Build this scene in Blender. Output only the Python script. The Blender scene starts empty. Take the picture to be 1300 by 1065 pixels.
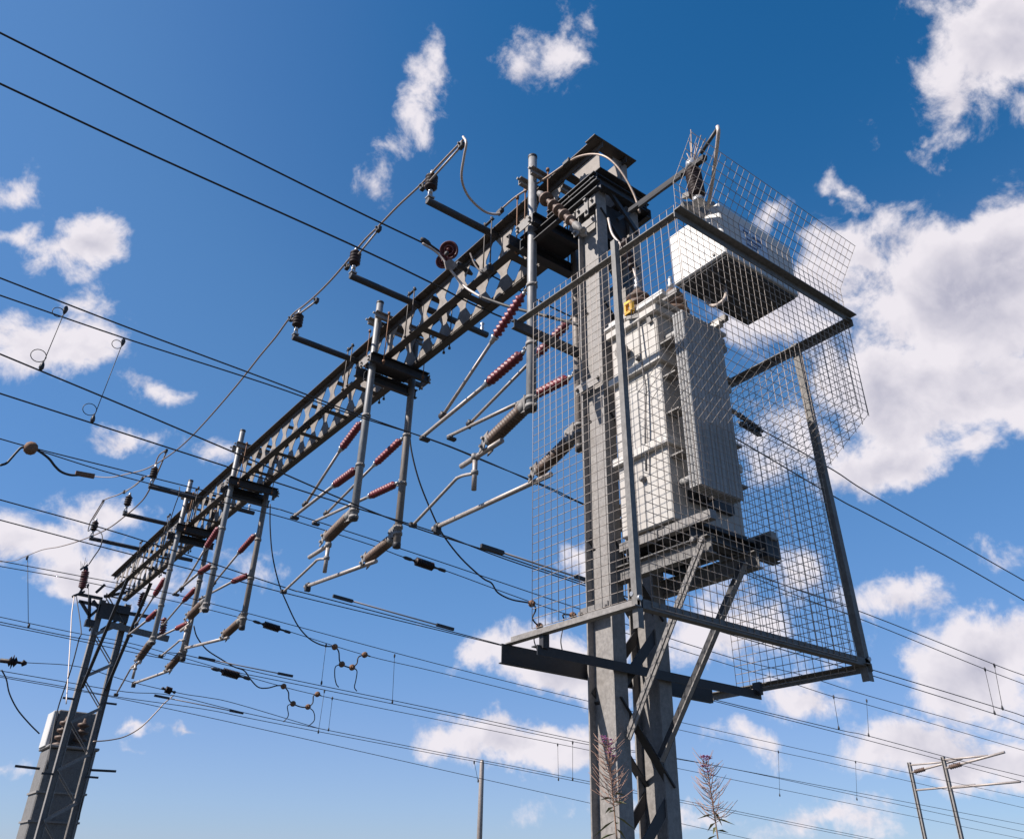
import bpy, math, random
from mathutils import Vector, Matrix
random.seed(7)
PI = math.pi
sc = bpy.context.scene
C = sc.collection

# ---------------------------------------------------------------- camera
F, CX, CY, W, H = 1050.0, 650.0, 487.5, 1300.0, 1065.0
CAM = Vector((0, 0, 1.7))
def _cd(px, py): return Vector((px-CX, -(py-CY), -F)).normalized()
_up = _cd(685, -1250)
_t = _cd(-271, 1105)
_u = (_t-_up*_t.dot(_up)).normalized()
_w = _u.cross(_up)
# world X = along the tracks, Y = across the tracks, Z = up
def ray(px, py):
    d = _cd(px, py)
    return Vector((d.dot(_w), d.dot(_u), d.dot(_up)))
def at(px, py, X=None, Y=None, Z=None):
    """pixel -> world point on a known vertical/horizontal plane"""
    r = ray(px, py)
    if X is not None: t = X/r.x
    elif Y is not None: t = Y/r.y
    else: t = (Z-CAM.z)/r.z
    return CAM+r*t
cam = bpy.data.cameras.new('camera'); camo = bpy.data.objects.new('camera', cam); C.objects.link(camo)
m = Matrix((_w, _u, _up))      # rows: world axes in camera coords
camo.matrix_world = Matrix.Translation(CAM) @ m.to_4x4()
cam.sensor_fit = 'HORIZONTAL'; cam.sensor_width = 36.0; cam.lens = F/W*36.0
cam.shift_y = (CY-H/2)/W
cam.clip_start = 0.05; cam.clip_end = 6000
sc.camera = camo
sc.render.resolution_x = 1024; sc.render.resolution_y = 838
sc.view_settings.view_transform = 'Standard'; sc.view_settings.look = 'None'
sc.view_settings.exposure = 0.786; sc.view_settings.gamma = 1.0

# ---------------------------------------------------------------- sun and sky
SUN_DIR = Vector((-0.80, 0.24, 0.80)).normalized()          # towards the sun
sl = bpy.data.lights.new('sun', 'SUN'); sl.energy = 5.0; sl.angle = math.radians(0.53); sl.color = (1.0, 0.93, 0.86)
so = bpy.data.objects.new('sun', sl); C.objects.link(so); so.location = (0, 0, 60)
so.rotation_euler = SUN_DIR.to_track_quat('Z', 'Y').to_euler()
world = bpy.data.worlds.new('World'); sc.world = world; world.use_nodes = True
SKY_STRENGTH = 0.058; SKY_REF = 0.10
def build_world():
    nt = world.node_tree; N = nt.nodes; L = nt.links; N.clear()
    def nd(t, **k):
        n = N.new(t)
        for a, b in k.items(): setattr(n, a, b)
        return n
    def mth(op, a, b=None, c=None, clamp=False):
        n = nd('ShaderNodeMath', operation=op, use_clamp=clamp)
        for i, v in enumerate((a, b, c)):
            if v is None: continue
            if isinstance(v, (int, float)): n.inputs[i].default_value = v
            else: L.new(v, n.inputs[i])
        return n.outputs[0]
    out = nd('ShaderNodeOutputWorld'); bg = nd('ShaderNodeBackground'); bg.inputs[1].default_value = SKY_STRENGTH
    L.new(bg.outputs[0], out.inputs[0])
    sky = nd('ShaderNodeTexSky', sky_type='NISHITA', sun_disc=False)
    sky.sun_elevation = math.asin(SUN_DIR.z); sky.sun_rotation = math.atan2(SUN_DIR.x, SUN_DIR.y)
    sky.air_density = 1.0; sky.dust_density = 0.35; sky.ozone_density = 2.2; sky.altitude = 200
    # clear-air colour response of the sky, per channel
    sc1 = nd('ShaderNodeVectorMath', operation='SCALE'); hs = nd('ShaderNodeHueSaturation'); hs.inputs['Saturation'].default_value = 1.12; hs.inputs['Hue'].default_value = 0.495; L.new(sky.outputs[0], hs.inputs['Color'])
    L.new(hs.outputs[0], sc1.inputs[0]); sc1.inputs['Scale'].default_value = SKY_REF
    cv = nd('ShaderNodeRGBCurve'); cm = cv.mapping; cm.use_clip = False; cm.extend = 'EXTRAPOLATED'
    for ch, pts in enumerate(([(.036,.006),(.050,.017),(.066,.058),(.082,.092),(.112,.116),(.28,.27),(.55,.42),(1,.7)],
                              [(.09,.095),(.107,.117),(.144,.188),(.168,.235),(.227,.285),(.445,.44),(.7,.60),(1,.8)],
                              [(.18,.26),(.216,.32),(.287,.455),(.332,.53),(.402,.61),(.571,.75),(.8,.90),(1,1.05)])):
        c_ = cm.curves[ch]; c_.points[0].location = (0, 0); c_.points[1].location = pts[-1]
        for p in pts[:-1]: c_.points.new(*p)
    cm.update(); L.new(sc1.outputs[0], cv.inputs['Color'])
    sc2 = nd('ShaderNodeVectorMath', operation='SCALE'); L.new(cv.outputs[0], sc2.inputs[0]); sc2.inputs['Scale'].default_value = 1/SKY_REF
    tc = nd('ShaderNodeTexCoord'); gen = tc.outputs['Generated']
    # domain warp
    n1 = nd('ShaderNodeTexNoise'); n1.inputs['Scale'].default_value = 9; n1.inputs['Detail'].default_value = 5; n1.inputs['Roughness'].default_value = 0.6
    L.new(gen, n1.inputs['Vector'])
    sub = nd('ShaderNodeVectorMath', operation='SUBTRACT'); L.new(n1.outputs['Color'], sub.inputs[0]); sub.inputs[1].default_value = (.5, .5, .5)
    scl = nd('ShaderNodeVectorMath', operation='SCALE'); L.new(sub.outputs[0], scl.inputs[0]); scl.inputs['Scale'].default_value = 0.10
    wv = nd('ShaderNodeVectorMath', operation='ADD'); L.new(gen, wv.inputs[0]); L.new(scl.outputs[0], wv.inputs[1])
    blobs = [  # px, py, rx, ry (pixels of arc), tilt deg, weight
        (700,55,52,40,-35,.72),(660,90,34,34,0,.5),(534,125,28,62,12,.82),(515,185,34,20,30,.5),(745,12,50,22,60,.42),
        (1270,70,84,96,35,1.25),(1215,150,40,30,-40,.6),(1178,205,34,14,-50,.42),(1075,245,38,14,-50,.5),(1110,165,30,10,-50,.35),(1160,20,40,16,0,.35),
        (1225,385,140,112,-12,1.7),(1290,320,110,84,0,1.6),(1140,500,110,82,-20,1.5),(1270,500,110,70,0,1.5),(1010,390,95,56,20,1.2),(1075,335,60,40,-20,.9),(985,280,28,28,0,.8),
        (1130,590,100,38,10,1.1),(1000,560,60,50,0,.7),(1235,570,70,28,30,.8),
        (97,322,52,36,20,1.15),(15,238,26,20,30,.5),(18,292,26,18,30,.5),(62,430,74,42,8,1.15),(190,492,44,26,-25,.8),(98,385,30,20,0,.5),
        (165,572,44,15,6,.7),(265,575,62,20,-8,.6),(130,655,70,30,-10,.8),(45,685,100,46,-6,1.0),(120,735,110,30,-10,.9),(290,725,72,44,0,.6),
        (700,842,112,40,-12,1.3),(612,828,44,26,0,.9),(655,946,118,30,-5,1.3),(560,942,34,20,0,.8),(735,720,22,30,0,.6),(760,940,70,30,0,.9),
        (890,800,120,56,0,.9),(1000,740,60,40,0,.55),(1020,880,80,26,-10,.7),(940,950,60,18,-4,.55),(965,790,60,60,0,.75),
        (1140,760,78,28,-6,.75),(1262,835,100,62,0,1.45),(1215,955,150,44,-4,1.3),(1120,960,60,26,0,.8),(1270,700,60,20,-10,.4),
        (158,926,30,10,6,.6),(165,948,24,10,0,.5),(228,921,20,8,0,.5),(15,970,30,10,0,.5),(480,235,24,14,60,.3),(850,1035,120,20,0,.6),(1050,1045,90,20,0,.7),
    ]
    cur = None
    for (px, py, rx, ry, tilt, wt) in blobs:
        c = ray(px, py); ax = (ray(px+5, py)-c); ax = (ax-c*ax.dot(c)).normalized(); ay = c.cross(ax)
        a = math.radians(tilt); bx = ax*math.cos(a)-ay*math.sin(a); by = c.cross(bx)
        rot = Matrix((bx, by, c)).transposed().to_euler()
        k = 1/math.hypot(math.hypot(px-CX, py-CY), F)
        mp = nd('ShaderNodeMapping', vector_type='TEXTURE')
        mp.inputs['Location'].default_value = c; mp.inputs['Rotation'].default_value = rot
        mp.inputs['Scale'].default_value = (rx*k*1.25, ry*k*1.25, 0.5)
        L.new(wv.outputs[0], mp.inputs[0])
        ln = nd('ShaderNodeVectorMath', operation='LENGTH'); L.new(mp.outputs[0], ln.inputs[0])
        v = mth('MULTIPLY_ADD', ln.outputs['Value'], -wt, wt)
        cur = v if cur is None else mth('SMOOTH_MAX', cur, v, 0.12)
    # billow detail
    n2 = nd('ShaderNodeTexNoise'); n2.inputs['Scale'].default_value = 17; n2.inputs['Detail'].default_value = 12; n2.inputs['Roughness'].default_value = 0.63
    n2.inputs['Distortion'].default_value = 0.25
    L.new(gen, n2.inputs['Vector'])
    d = mth('MULTIPLY_ADD', n2.outputs['Fac'], 2.15, -1.21)
    dens = mth('ADD', cur, d)
    al = nd('ShaderNodeMapRange', interpolation_type='SMOOTHSTEP'); al.inputs[1].default_value = -0.04; al.inputs[2].default_value = 0.56
    L.new(dens, al.inputs[0])
    pos = mth('GREATER_THAN', cur, -0.55)
    alpha = mth('MULTIPLY', mth('MULTIPLY', al.outputs[0], pos), 0.97)
    # thickness -> grey base, using density sampled a little way towards the sun side as self shading
    n3 = nd('ShaderNodeTexNoise'); n3.inputs['Scale'].default_value = 17; n3.inputs['Detail'].default_value = 4; n3.inputs['Roughness'].default_value = 0.5
    n3.inputs['Distortion'].default_value = 0.25
    off = nd('ShaderNodeVectorMath', operation='ADD'); L.new(gen, off.inputs[0]); off.inputs[1].default_value = (-0.010, 0.0, 0.022)
    L.new(off.outputs[0], n3.inputs['Vector'])
    slope = mth('SUBTRACT', n3.outputs['Fac'], n2.outputs['Fac'])
    th = nd('ShaderNodeMapRange', interpolation_type='SMOOTHSTEP'); th.inputs[1].default_value = 0.35; th.inputs[2].default_value = 1.35; L.new(dens, th.inputs[0])
    shade = mth('ADD', mth('MULTIPLY', th.outputs[0], 0.65), mth('MULTIPLY', slope, 2.2), clamp=True)
    mc = nd('ShaderNodeMix', data_type='RGBA'); L.new(shade, mc.inputs['Factor'])
    mc.inputs['A'].default_value = (8.8, 8.35, 8.85, 1); mc.inputs['B'].default_value = (4.9, 4.85, 5.9, 1)
    mx = nd('ShaderNodeMix', data_type='RGBA'); L.new(alpha, mx.inputs['Factor']); L.new(sc2.outputs[0], mx.inputs['A']); L.new(mc.outputs['Result'], mx.inputs['B'])
    L.new(mx.outputs['Result'], bg.inputs[0])
build_world()

# ---------------------------------------------------------------- materials
def mat(name, c1, c2=None, scale=20, rough=.55, metal=0.0, bump=0.0, detail=6, streak=None, c3=None, c3amt=.5, spec=.5, stretch=None):
    m = bpy.data.materials.new(name); m.use_nodes = True
    nt = m.node_tree; N = nt.nodes; L = nt.links; b = N['Principled BSDF']
    b.inputs['Roughness'].default_value = rough; b.inputs['Metallic'].default_value = metal
    b.inputs['Specular IOR Level'].default_value = spec
    c2 = c2 or tuple(x*.7 for x in c1)
    tc = N.new('ShaderNodeTexCoord'); vec = tc.outputs['Object']
    if stretch:
        mp = N.new('ShaderNodeMapping'); mp.inputs['Scale'].default_value = stretch; L.new(vec, mp.inputs[0]); vec = mp.outputs[0]
    nz = N.new('ShaderNodeTexNoise'); nz.inputs['Scale'].default_value = scale; nz.inputs['Detail'].default_value = detail; nz.inputs['Roughness'].default_value = .65
    L.new(vec, nz.inputs['Vector'])
    cr = N.new('ShaderNodeValToRGB'); L.new(nz.outputs['Fac'], cr.inputs[0])
    cr.color_ramp.elements[0].position = .34; cr.color_ramp.elements[1].position = .66
    cr.color_ramp.elements[0].color = (*c2, 1); cr.color_ramp.elements[1].color = (*c1, 1)
    col = cr.outputs[0]
    if c3:
        n2 = N.new('ShaderNodeTexNoise'); n2.inputs['Scale'].default_value = scale*.22; n2.inputs['Detail'].default_value = 8; n2.inputs['Roughness'].default_value = .7
        L.new(vec, n2.inputs['Vector'])
        mr = N.new('ShaderNodeMapRange'); mr.inputs[1].default_value = .5; mr.inputs[2].default_value = .68; mr.inputs[4].default_value = c3amt; L.new(n2.outputs['Fac'], mr.inputs[0])
        mx = N.new('ShaderNodeMix'); mx.data_type = 'RGBA'; L.new(mr.outputs[0], mx.inputs['Factor']); L.new(col, mx.inputs['A']); mx.inputs['B'].default_value = (*c3, 1)
        col = mx.outputs['Result']
    oi = N.new('ShaderNodeObjectInfo'); vr = N.new('ShaderNodeMapRange'); vr.inputs[3].default_value = .84; vr.inputs[4].default_value = 1.12; L.new(oi.outputs['Random'], vr.inputs[0])
    vm = N.new('ShaderNodeVectorMath'); vm.operation = 'SCALE'; L.new(col, vm.inputs[0]); L.new(vr.outputs[0], vm.inputs['Scale']); col = vm.outputs[0]
    L.new(col, b.inputs['Base Color'])
    rr = N.new('ShaderNodeMapRange'); rr.inputs[3].default_value = max(0, rough-.12); rr.inputs[4].default_value = min(1, rough+.12); L.new(nz.outputs['Fac'], rr.inputs[0]); L.new(rr.outputs[0], b.inputs['Roughness'])
    if bump:
        bp = N.new('ShaderNodeBump'); bp.inputs['Strength'].default_value = bump; bp.inputs['Distance'].default_value = .004; L.new(nz.outputs['Fac'], bp.inputs['Height']); L.new(bp.outputs[0], b.inputs['Normal'])
    return m
M = dict(
    galv=mat('galvanised_steel', (0.246, 0.229, 0.215), (0.155, 0.144, 0.136), 30, .65, .05, .15, c3=(0.129, 0.114, 0.101), c3amt=.6),
    frame=mat('dull_frame_steel', (0.168, 0.160, 0.151), (0.101, 0.095, 0.090), 30, .65, .05, .15, c3=(0.071, 0.063, 0.055), c3amt=.6),
    beam=mat('weathered_galvanised_steel', (0.284, 0.254, 0.228), (0.189, 0.163, 0.142), 12, .7, .05, .2, c3=(0.120, 0.090, 0.069), c3amt=.65),
    chord=mat('weathered_chord_steel', (0.072, 0.058, 0.051), (0.043, 0.036, 0.032), 14, .65, .05, .2, c3=(0.043, 0.029, 0.022), c3amt=.7),
    dark=mat('dark_steel', (0.034, 0.034, 0.037), (0.020, 0.020, 0.023), 25, .55, .1, .1, c3=(0.060, 0.043, 0.034)),
    pipe=mat('zinc_pipe', (0.238, 0.236, 0.234), (0.145, 0.143, 0.143), 18, .5, .15, .1, c3=(0.150, 0.136, 0.128), c3amt=.55, stretch=(1, 1, .35)),
    pipeb=mat('aged_zinc_pipe', (0.198, 0.171, 0.151), (0.122, 0.104, 0.090), 18, .55, .1, .1, c3=(0.144, 0.117, 0.099), c3amt=.6, stretch=(1, 1, .35)),
    alu=mat('aluminium_tube', (0.387, 0.340, 0.310), (0.258, 0.224, 0.202), 25, .5, .2, .05, c3=(0.232, 0.189, 0.163), c3amt=.5),
    rust=mat('rusty_rod', (.22, .11, .055), (.12, .06, .035), 40, .8),
    zinc=mat('bright_zinc_fitting', (0.468, 0.468, 0.468), (0.289, 0.289, 0.297), 60, .35, .5),
    wire=mat('weathered_black_wire', (.022, .020, .020), (.014, .013, .013), 40, .6, .1),
    copper=mat('copper_cable', (0.360, 0.279, 0.225), (0.225, 0.171, 0.135), 60, .5, .3),
    bcable=mat('bare_aluminium_cable', (0.527, 0.459, 0.408), (0.357, 0.297, 0.264), 90, .5, .2),
    red=mat('maroon_silicone', (0.190, 0.017, 0.025), (0.109, 0.009, 0.017), 30, .5, 0, c3=(0.085, 0.024, 0.028)),
    darkred=mat('maroon_glazed_porcelain', (.13, .030, .032), (.07, .016, .018), 30, .45),
    brown=mat('brown_porcelain', (0.135, 0.086, 0.063), (0.077, 0.050, 0.038), 30, .55, 0, c3=(0.216, 0.171, 0.140), c3amt=.4, spec=.3),
    darkbrown=mat('dark_glazed_porcelain', (.030, .014, .012), (.018, .010, .009), 30, .55, spec=.3),
    white=mat('white_paint', (0.533, 0.516, 0.494), (0.464, 0.447, 0.421), 8, .5, 0, .03, c3=(0.516, 0.482, 0.430), c3amt=.35, stretch=(1, 1, .25)),
    tank=mat('pale_grey_tank_paint', (0.490, 0.464, 0.430), (0.404, 0.378, 0.344), 9, .5, 0, .05, c3=(0.310, 0.241, 0.181), c3amt=.5, stretch=(1.5, 1.5, .2)),
    fin=mat('grey_radiator_paint', (0.333, 0.324, 0.315), (0.261, 0.257, 0.252), 9, .55, 0, c3=(0.216, 0.198, 0.180), c3amt=.4, stretch=(2, 2, .15)),
    yellow=mat('yellow_paint', (.75, .42, .02), (.6, .33, .02), 10, .45),
    mesh=mat('mesh_wire', (.36, .31, .275), (.21, .18, .16), 60, .6, .1),
    label=mat('label_plate', (.55, .66, .80), (.48, .58, .72), 20, .5),
    ink=mat('label_ink', (.05, .08, .2), (.04, .06, .15), 20, .5),
    ground=mat('trackside_gravel', (0.060, 0.057, 0.051), (0.030, 0.029, 0.025), 3, .95, 0, 1.0, detail=12, c3=(0.030, 0.042, 0.015), c3amt=.8),
    stem=mat('fireweed_stem', (.30, .16, .11), (.19, .12, .07), 40, .7),
    leaf=mat('fireweed_leaf', (.20, .17, .08), (.08, .11, .035), 40, .6),
    petal=mat('fireweed_petal', (.45, .20, .38), (.35, .13, .28), 40, .6),
    pod=mat('fireweed_pod', (.34, .20, .15), (.22, .13, .09), 40, .7),
)

# ---------------------------------------------------------------- mesh builder
def basis(d, up=Vector((0, 0, 1))):
    d = d.normalized()
    if abs(d.dot(up)) > .98: up = Vector((0, 1, 0)) if abs(d.y) < .9 else Vector((1, 0, 0))
    s = d.cross(up).normalized(); u = s.cross(d).normalized()
    return s, u
class MB:
    def __init__(s): s.v = []; s.f = []; s.sm = []
    def add(s, vs, fs, smooth=False):
        o = len(s.v); s.v += [Vector(x) for x in vs]
        for f in fs: s.f.append([o+i for i in f]); s.sm.append(smooth)
        return s
    def box(s, lo, hi):
        x0, y0, z0 = lo; x1, y1, z1 = hi
        return s.add([(x0,y0,z0),(x1,y0,z0),(x1,y1,z0),(x0,y1,z0),(x0,y0,z1),(x1,y0,z1),(x1,y1,z1),(x0,y1,z1)],
                     [(0,3,2,1),(4,5,6,7),(0,1,5,4),(1,2,6,5),(2,3,7,6),(3,0,4,7)])
    def bbox(s, lo, hi, b=.01):      # box with chamfered edges
        cx = [(lo[i]+hi[i])/2 for i in range(3)]; h = [(hi[i]-lo[i])/2 for i in range(3)]
        idx = {}; vs = []
        for ax in range(3):
            for sx in (-1, 1):
                for sy in (-1, 1):
                    for sz in (-1, 1):
                        sg = (sx, sy, sz); p = [cx[i]+sg[i]*(h[i]-(0 if i == ax else b)) for i in range(3)]
                        idx[(ax, sg)] = len(vs); vs.append(p)
        fs = []
        for ax in range(3):
            a, c = [i for i in range(3) if i != ax]
            for sg0 in (-1, 1):
                q = []
                for (p, r) in ((-1,-1),(1,-1),(1,1),(-1,1)):
                    g = [0,0,0]; g[ax] = sg0; g[a] = p; g[c] = r; q.append(idx[(ax, tuple(g))])
                fs.append(q)
                for sg1 in (-1, 1):        # edge between faces ax and a
                    if a > ax or True:
                        g1 = [0,0,0]; g1[ax] = sg0; g1[a] = sg1; g1[c] = -1; g2 = list(g1); g2[c] = 1
                        if ax < a: fs.append([idx[(ax,tuple(g1))], idx[(ax,tuple(g2))], idx[(a,tuple(g2))], idx[(a,tuple(g1))]])
                        g1 = [0,0,0]; g1[ax] = sg0; g1[c] = sg1; g1[a] = -1; g2 = list(g1); g2[a] = 1
                        if ax < c: fs.append([idx[(ax,tuple(g1))], idx[(ax,tuple(g2))], idx[(c,tuple(g2))], idx[(c,tuple(g1))]])
        for sx in (-1,1):
            for sy in (-1,1):
                for sz in (-1,1):
                    g = (sx,sy,sz); fs.append([idx[(0,g)], idx[(1,g)], idx[(2,g)]])
        return s.add(vs, fs)
    def sect(s, p0, p1, prof, up=Vector((0, 0, 1))):    # closed polygon profile (side, up) extruded p0->p1
        p0 = Vector(p0); p1 = Vector(p1); a, u = basis(p1-p0, up); n = len(prof)
        vs = [p+a*x+u*y for p in (p0, p1) for x, y in prof]
        fs = [[i, (i+1) % n, n+(i+1) % n, n+i] for i in range(n)]+[list(range(n))[::-1], list(range(n, 2*n))]
        return s.add(vs, fs)
    def bar(s, p0, p1, w, h, up=Vector((0, 0, 1))):
        return s.sect(p0, p1, [(-w/2,-h/2),(w/2,-h/2),(w/2,h/2),(-w/2,h/2)], up)
    def angle(s, p0, p1, w, t, sx=1, sy=1, up=Vector((0, 0, 1))):
        pr = [(0,0),(w,0),(w,t),(t,t),(t,w),(0,w)]
        return s.sect(p0, p1, [(x*sx, y*sy) for x, y in pr], up)
    def chan(s, p0, p1, w, h, t, side=1, up=Vector((0, 0, 1))):   # C section, web on -side
        pr = [(0,0),(w,0),(w,t),(t,t),(t,h-t),(w,h-t),(w,h),(0,h)]
        return s.sect(p0, p1, [((x-w/2)*side, y-h/2) for x, y in pr], up)
    def ibeam(s, p0, p1, w, h, t, up=Vector((0, 0, 1))):
        a = w/2; b = h/2; c = t/2
        return s.sect(p0, p1, [(-a,-b),(a,-b),(a,-b+t),(c,-b+t),(c,b-t),(a,b-t),(a,b),(-a,b),(-a,b-t),(-c,b-t),(-c,-b+t),(-a,-b+t)], up)
    def tube(s, pts, r, n=8, cap=True):
        pts = [Vector(p) for p in pts]; m = len(pts); rings = []; pu = None
        for i, p in enumerate(pts):
            d = (pts[min(i+1, m-1)]-pts[max(i-1, 0)])
            if d.length < 1e-9: d = Vector((0, 0, 1))
            d.normalize()
            if pu is None: a, u = basis(d)
            else:
                u = pu-d*pu.dot(d); u.normalize(); a = d.cross(u)
            pu = u; rr = r[i] if isinstance(r, (list, tuple)) else r
            rings += [p+(a*math.cos(2*PI*k/n)+u*math.sin(2*PI*k/n))*rr for k in range(n)]
        fs = [[i*n+k, i*n+(k+1) % n, (i+1)*n+(k+1) % n, (i+1)*n+k] for i in range(m-1) for k in range(n)]
        s.add(rings, fs, True)
        if cap:
            o = len(s.v)-len(rings); s.f.append([o+k for k in range(n)][::-1]); s.sm.append(False)
            s.f.append([o+(m-1)*n+k for k in range(n)]); s.sm.append(False)
        return s
    def lathe(s, p0, p1, prof, n=14, sm=True):     # prof: (t along 0..1, radius)
        p0 = Vector(p0); p1 = Vector(p1); a, u = basis(p1-p0); m = len(prof)
        vs = [p0.lerp(p1, t)+(a*math.cos(2*PI*k/n)+u*math.sin(2*PI*k/n))*r for t, r in prof for k in range(n)]
        fs = [[i*n+k, i*n+(k+1) % n, (i+1)*n+(k+1) % n, (i+1)*n+k] for i in range(m-1) for k in range(n)]
        s.add(vs, fs, sm); o = len(s.v)-len(vs)
        s.f.append([o+k for k in range(n)][::-1]); s.sm.append(False); s.f.append([o+(m-1)*n+k for k in range(n)]); s.sm.append(False)
        return s
    def cyl(s, p0, p1, r, n=12): return s.lathe(p0, p1, [(0, r), (1, r)], n)
    def bolt(s, p, d, r=.014, l=.025): return s.lathe(p, Vector(p)+Vector(d).normalized()*l, [(0, r), (1, r)], 6)
    def plate(s, pts, t):      # planar polygon given thickness t centred
        pts = [Vector(p) for p in pts]; nn = Vector((0, 0, 0)); n = len(pts)
        for i in range(n):
            a = pts[i]-pts[0]; b = pts[(i+1) % n]-pts[0]; nn += a.cross(b)
        nn.normalize(); h = nn*t/2
        vs = [p-h for p in pts]+[p+h for p in pts]
        fs = [list(range(n))[::-1], list(range(n, 2*n))]+[[i, (i+1) % n, n+(i+1) % n, n+i] for i in range(n)]
        return s.add(vs, fs)
KEEP = {'web_panel','gauge_tube','front_mesh','side_mesh','lettering','seed_pods','leaves','flowers','bird_spikes','spike','radiator','ground','link','clamp_block','splice_plate'}
def clusters(mb, margin=.015):
    n = len(mb.v); par = list(range(n))
    def fd(i):
        while par[i] != i: par[i] = par[par[i]]; i = par[i]
        return i
    for f in mb.f:
        a = fd(f[0])
        for q in f[1:]: par[fd(q)] = a
    comp = {}
    for i in range(n): comp.setdefault(fd(i), []).append(i)
    comps = list(comp.values())
    if len(comps) == 1: return None
    bb = [([min(mb.v[i][k] for i in c)-margin for k in range(3)], [max(mb.v[i][k] for i in c)+margin for k in range(3)]) for c in comps]
    cp = list(range(len(comps)))
    def f2(i):
        while cp[i] != i: i = cp[i]
        return i
    for i in range(len(comps)):
        for j in range(i):
            if all(bb[i][0][k] <= bb[j][1][k] and bb[j][0][k] <= bb[i][1][k] for k in range(3)): cp[f2(i)] = f2(j)
    gr = {}
    for i in range(len(comps)): gr.setdefault(f2(i), []).extend(comps[i])
    if len(gr) == 1: return None
    out = []
    for idx in gr.values():
        idx = sorted(idx); mp = {o: k for k, o in enumerate(idx)}; m2 = MB(); m2.v = [mb.v[i] for i in idx]
        for f, sm in zip(mb.f, mb.sm):
            if f[0] in mp: m2.f.append([mp[q] for q in f]); m2.sm.append(sm)
        out.append(m2)
    return out
def finish(name, mb, material, parent=None, root=None):
    if parent is not None and name not in KEEP:
        cl = clusters(mb)
        if cl: return [finish1(name, m2, material, parent, root) for m2 in cl][0]
    return finish1(name, mb, material, parent, root)
def finish1(name, mb, material, parent=None, root=None):
    if parent is None:
        base = Vector((sum(v.x for v in mb.v)/len(mb.v), sum(v.y for v in mb.v)/len(mb.v), min(v.z for v in mb.v)))
    else: base = Vector(root.location if root else parent.location)
    me = bpy.data.meshes.new(name)
    me.from_pydata([tuple(v-base) for v in mb.v], [], mb.f); me.polygons.foreach_set('use_smooth', mb.sm)
    me.materials.append(M[material] if isinstance(material, str) else material)
    me.update()
    import bmesh
    bm = bmesh.new(); bm.from_mesh(me); bmesh.ops.recalc_face_normals(bm, faces=bm.faces); bm.to_mesh(me); bm.free()
    o = bpy.data.objects.new(name, me); C.objects.link(o)
    if parent is None: o.location = base
    else: o.parent = parent
    return o
def thing(name, label, cat, loc, group=None):
    o = bpy.data.objects.new(name, None); C.objects.link(o); o.location = loc; o.empty_display_size = .2
    o['label'] = label; o['category'] = cat
    if group: o['group'] = group
    return o
def solo(name, mb, material, label, cat, group=None):
    o = finish(name, mb, material); o['label'] = label; o['category'] = cat
    if group: o['group'] = group
    return o
def sheds(n, r0, r1, cap=.06, alt=None):      # insulator profile
    p = [(0, r0*.8), (cap, r0*.8)]; span = 1-2*cap
    for i in range(n):
        t = cap+span*(i+.5)/n; d = span/n; rr = r1 if (alt is None or i % 2 == 0) else alt
        p += [(t-d*.45, r0), (t-d*.1, rr), (t+d*.12, rr*.97), (t+d*.4, r0)]
    return p+[(1-cap, r0*.8), (1, r0*.8)]
def spline(pts, k=8):
    pts = [Vector(p) for p in pts]
    if len(pts) < 3: return pts
    out = []; P = [pts[0]*2-pts[1]]+pts+[pts[-1]*2-pts[-2]]
    for i in range(1, len(P)-2):
        a, b, c, d = P[i-1:i+3]
        for j in range(k):
            t = j/k; out.append(.5*((2*b)+(c-a)*t+(2*a-5*b+4*c-d)*t*t+(3*b-a-3*c+d)*t**3))
    return out+[pts[-1]]
def V(*a): return Vector(a)

# ================================================================= ground
g = finish('ground', MB().add([(-2500,-2500,0),(2500,-2500,0),(2500,2500,0),(-2500,2500,0)], [(0,1,2,3)]), 'ground'); g['kind'] = 'structure'

# ================================================================= portal beam
BX0, BX1 = 4.92, 5.55           # front and rear face
BY0, BY1 = 5.06, 26.8
def camb(y):                    # slight upward camber
    t = (y-BY0)/(BY1-BY0); return 0.10*math.sin(PI*min(max(t, 0), 1)*.95)
ZB, ZT = 8.77, 9.44
beam = thing('portal_beam', 'long box girder of weathered galvanised steel with hourglass web plates spanning all the tracks', 'girder', (5.2, BY0, ZB))
nseg = 12
for (x, sx) in ((BX0, 1), (BX1, -1)):
    for (z, sz) in ((ZT, -1), (ZB, 1)):
        mb = MB()
        for i in range(nseg):
            y0 = BY0+(BY1-BY0)*i/nseg; y1 = BY0+(BY1-BY0)*(i+1)/nseg
            mb.sect((x, y0, z+camb(y0)), (x, y1, z+camb(y1)), [(a*sx, b*sz) for a, b in [(0,0),(.125,0),(.125,.10),(.112,.10),(.112,.012),(0,.012)]])
        finish('chord', mb, 'chord', beam)
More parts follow.
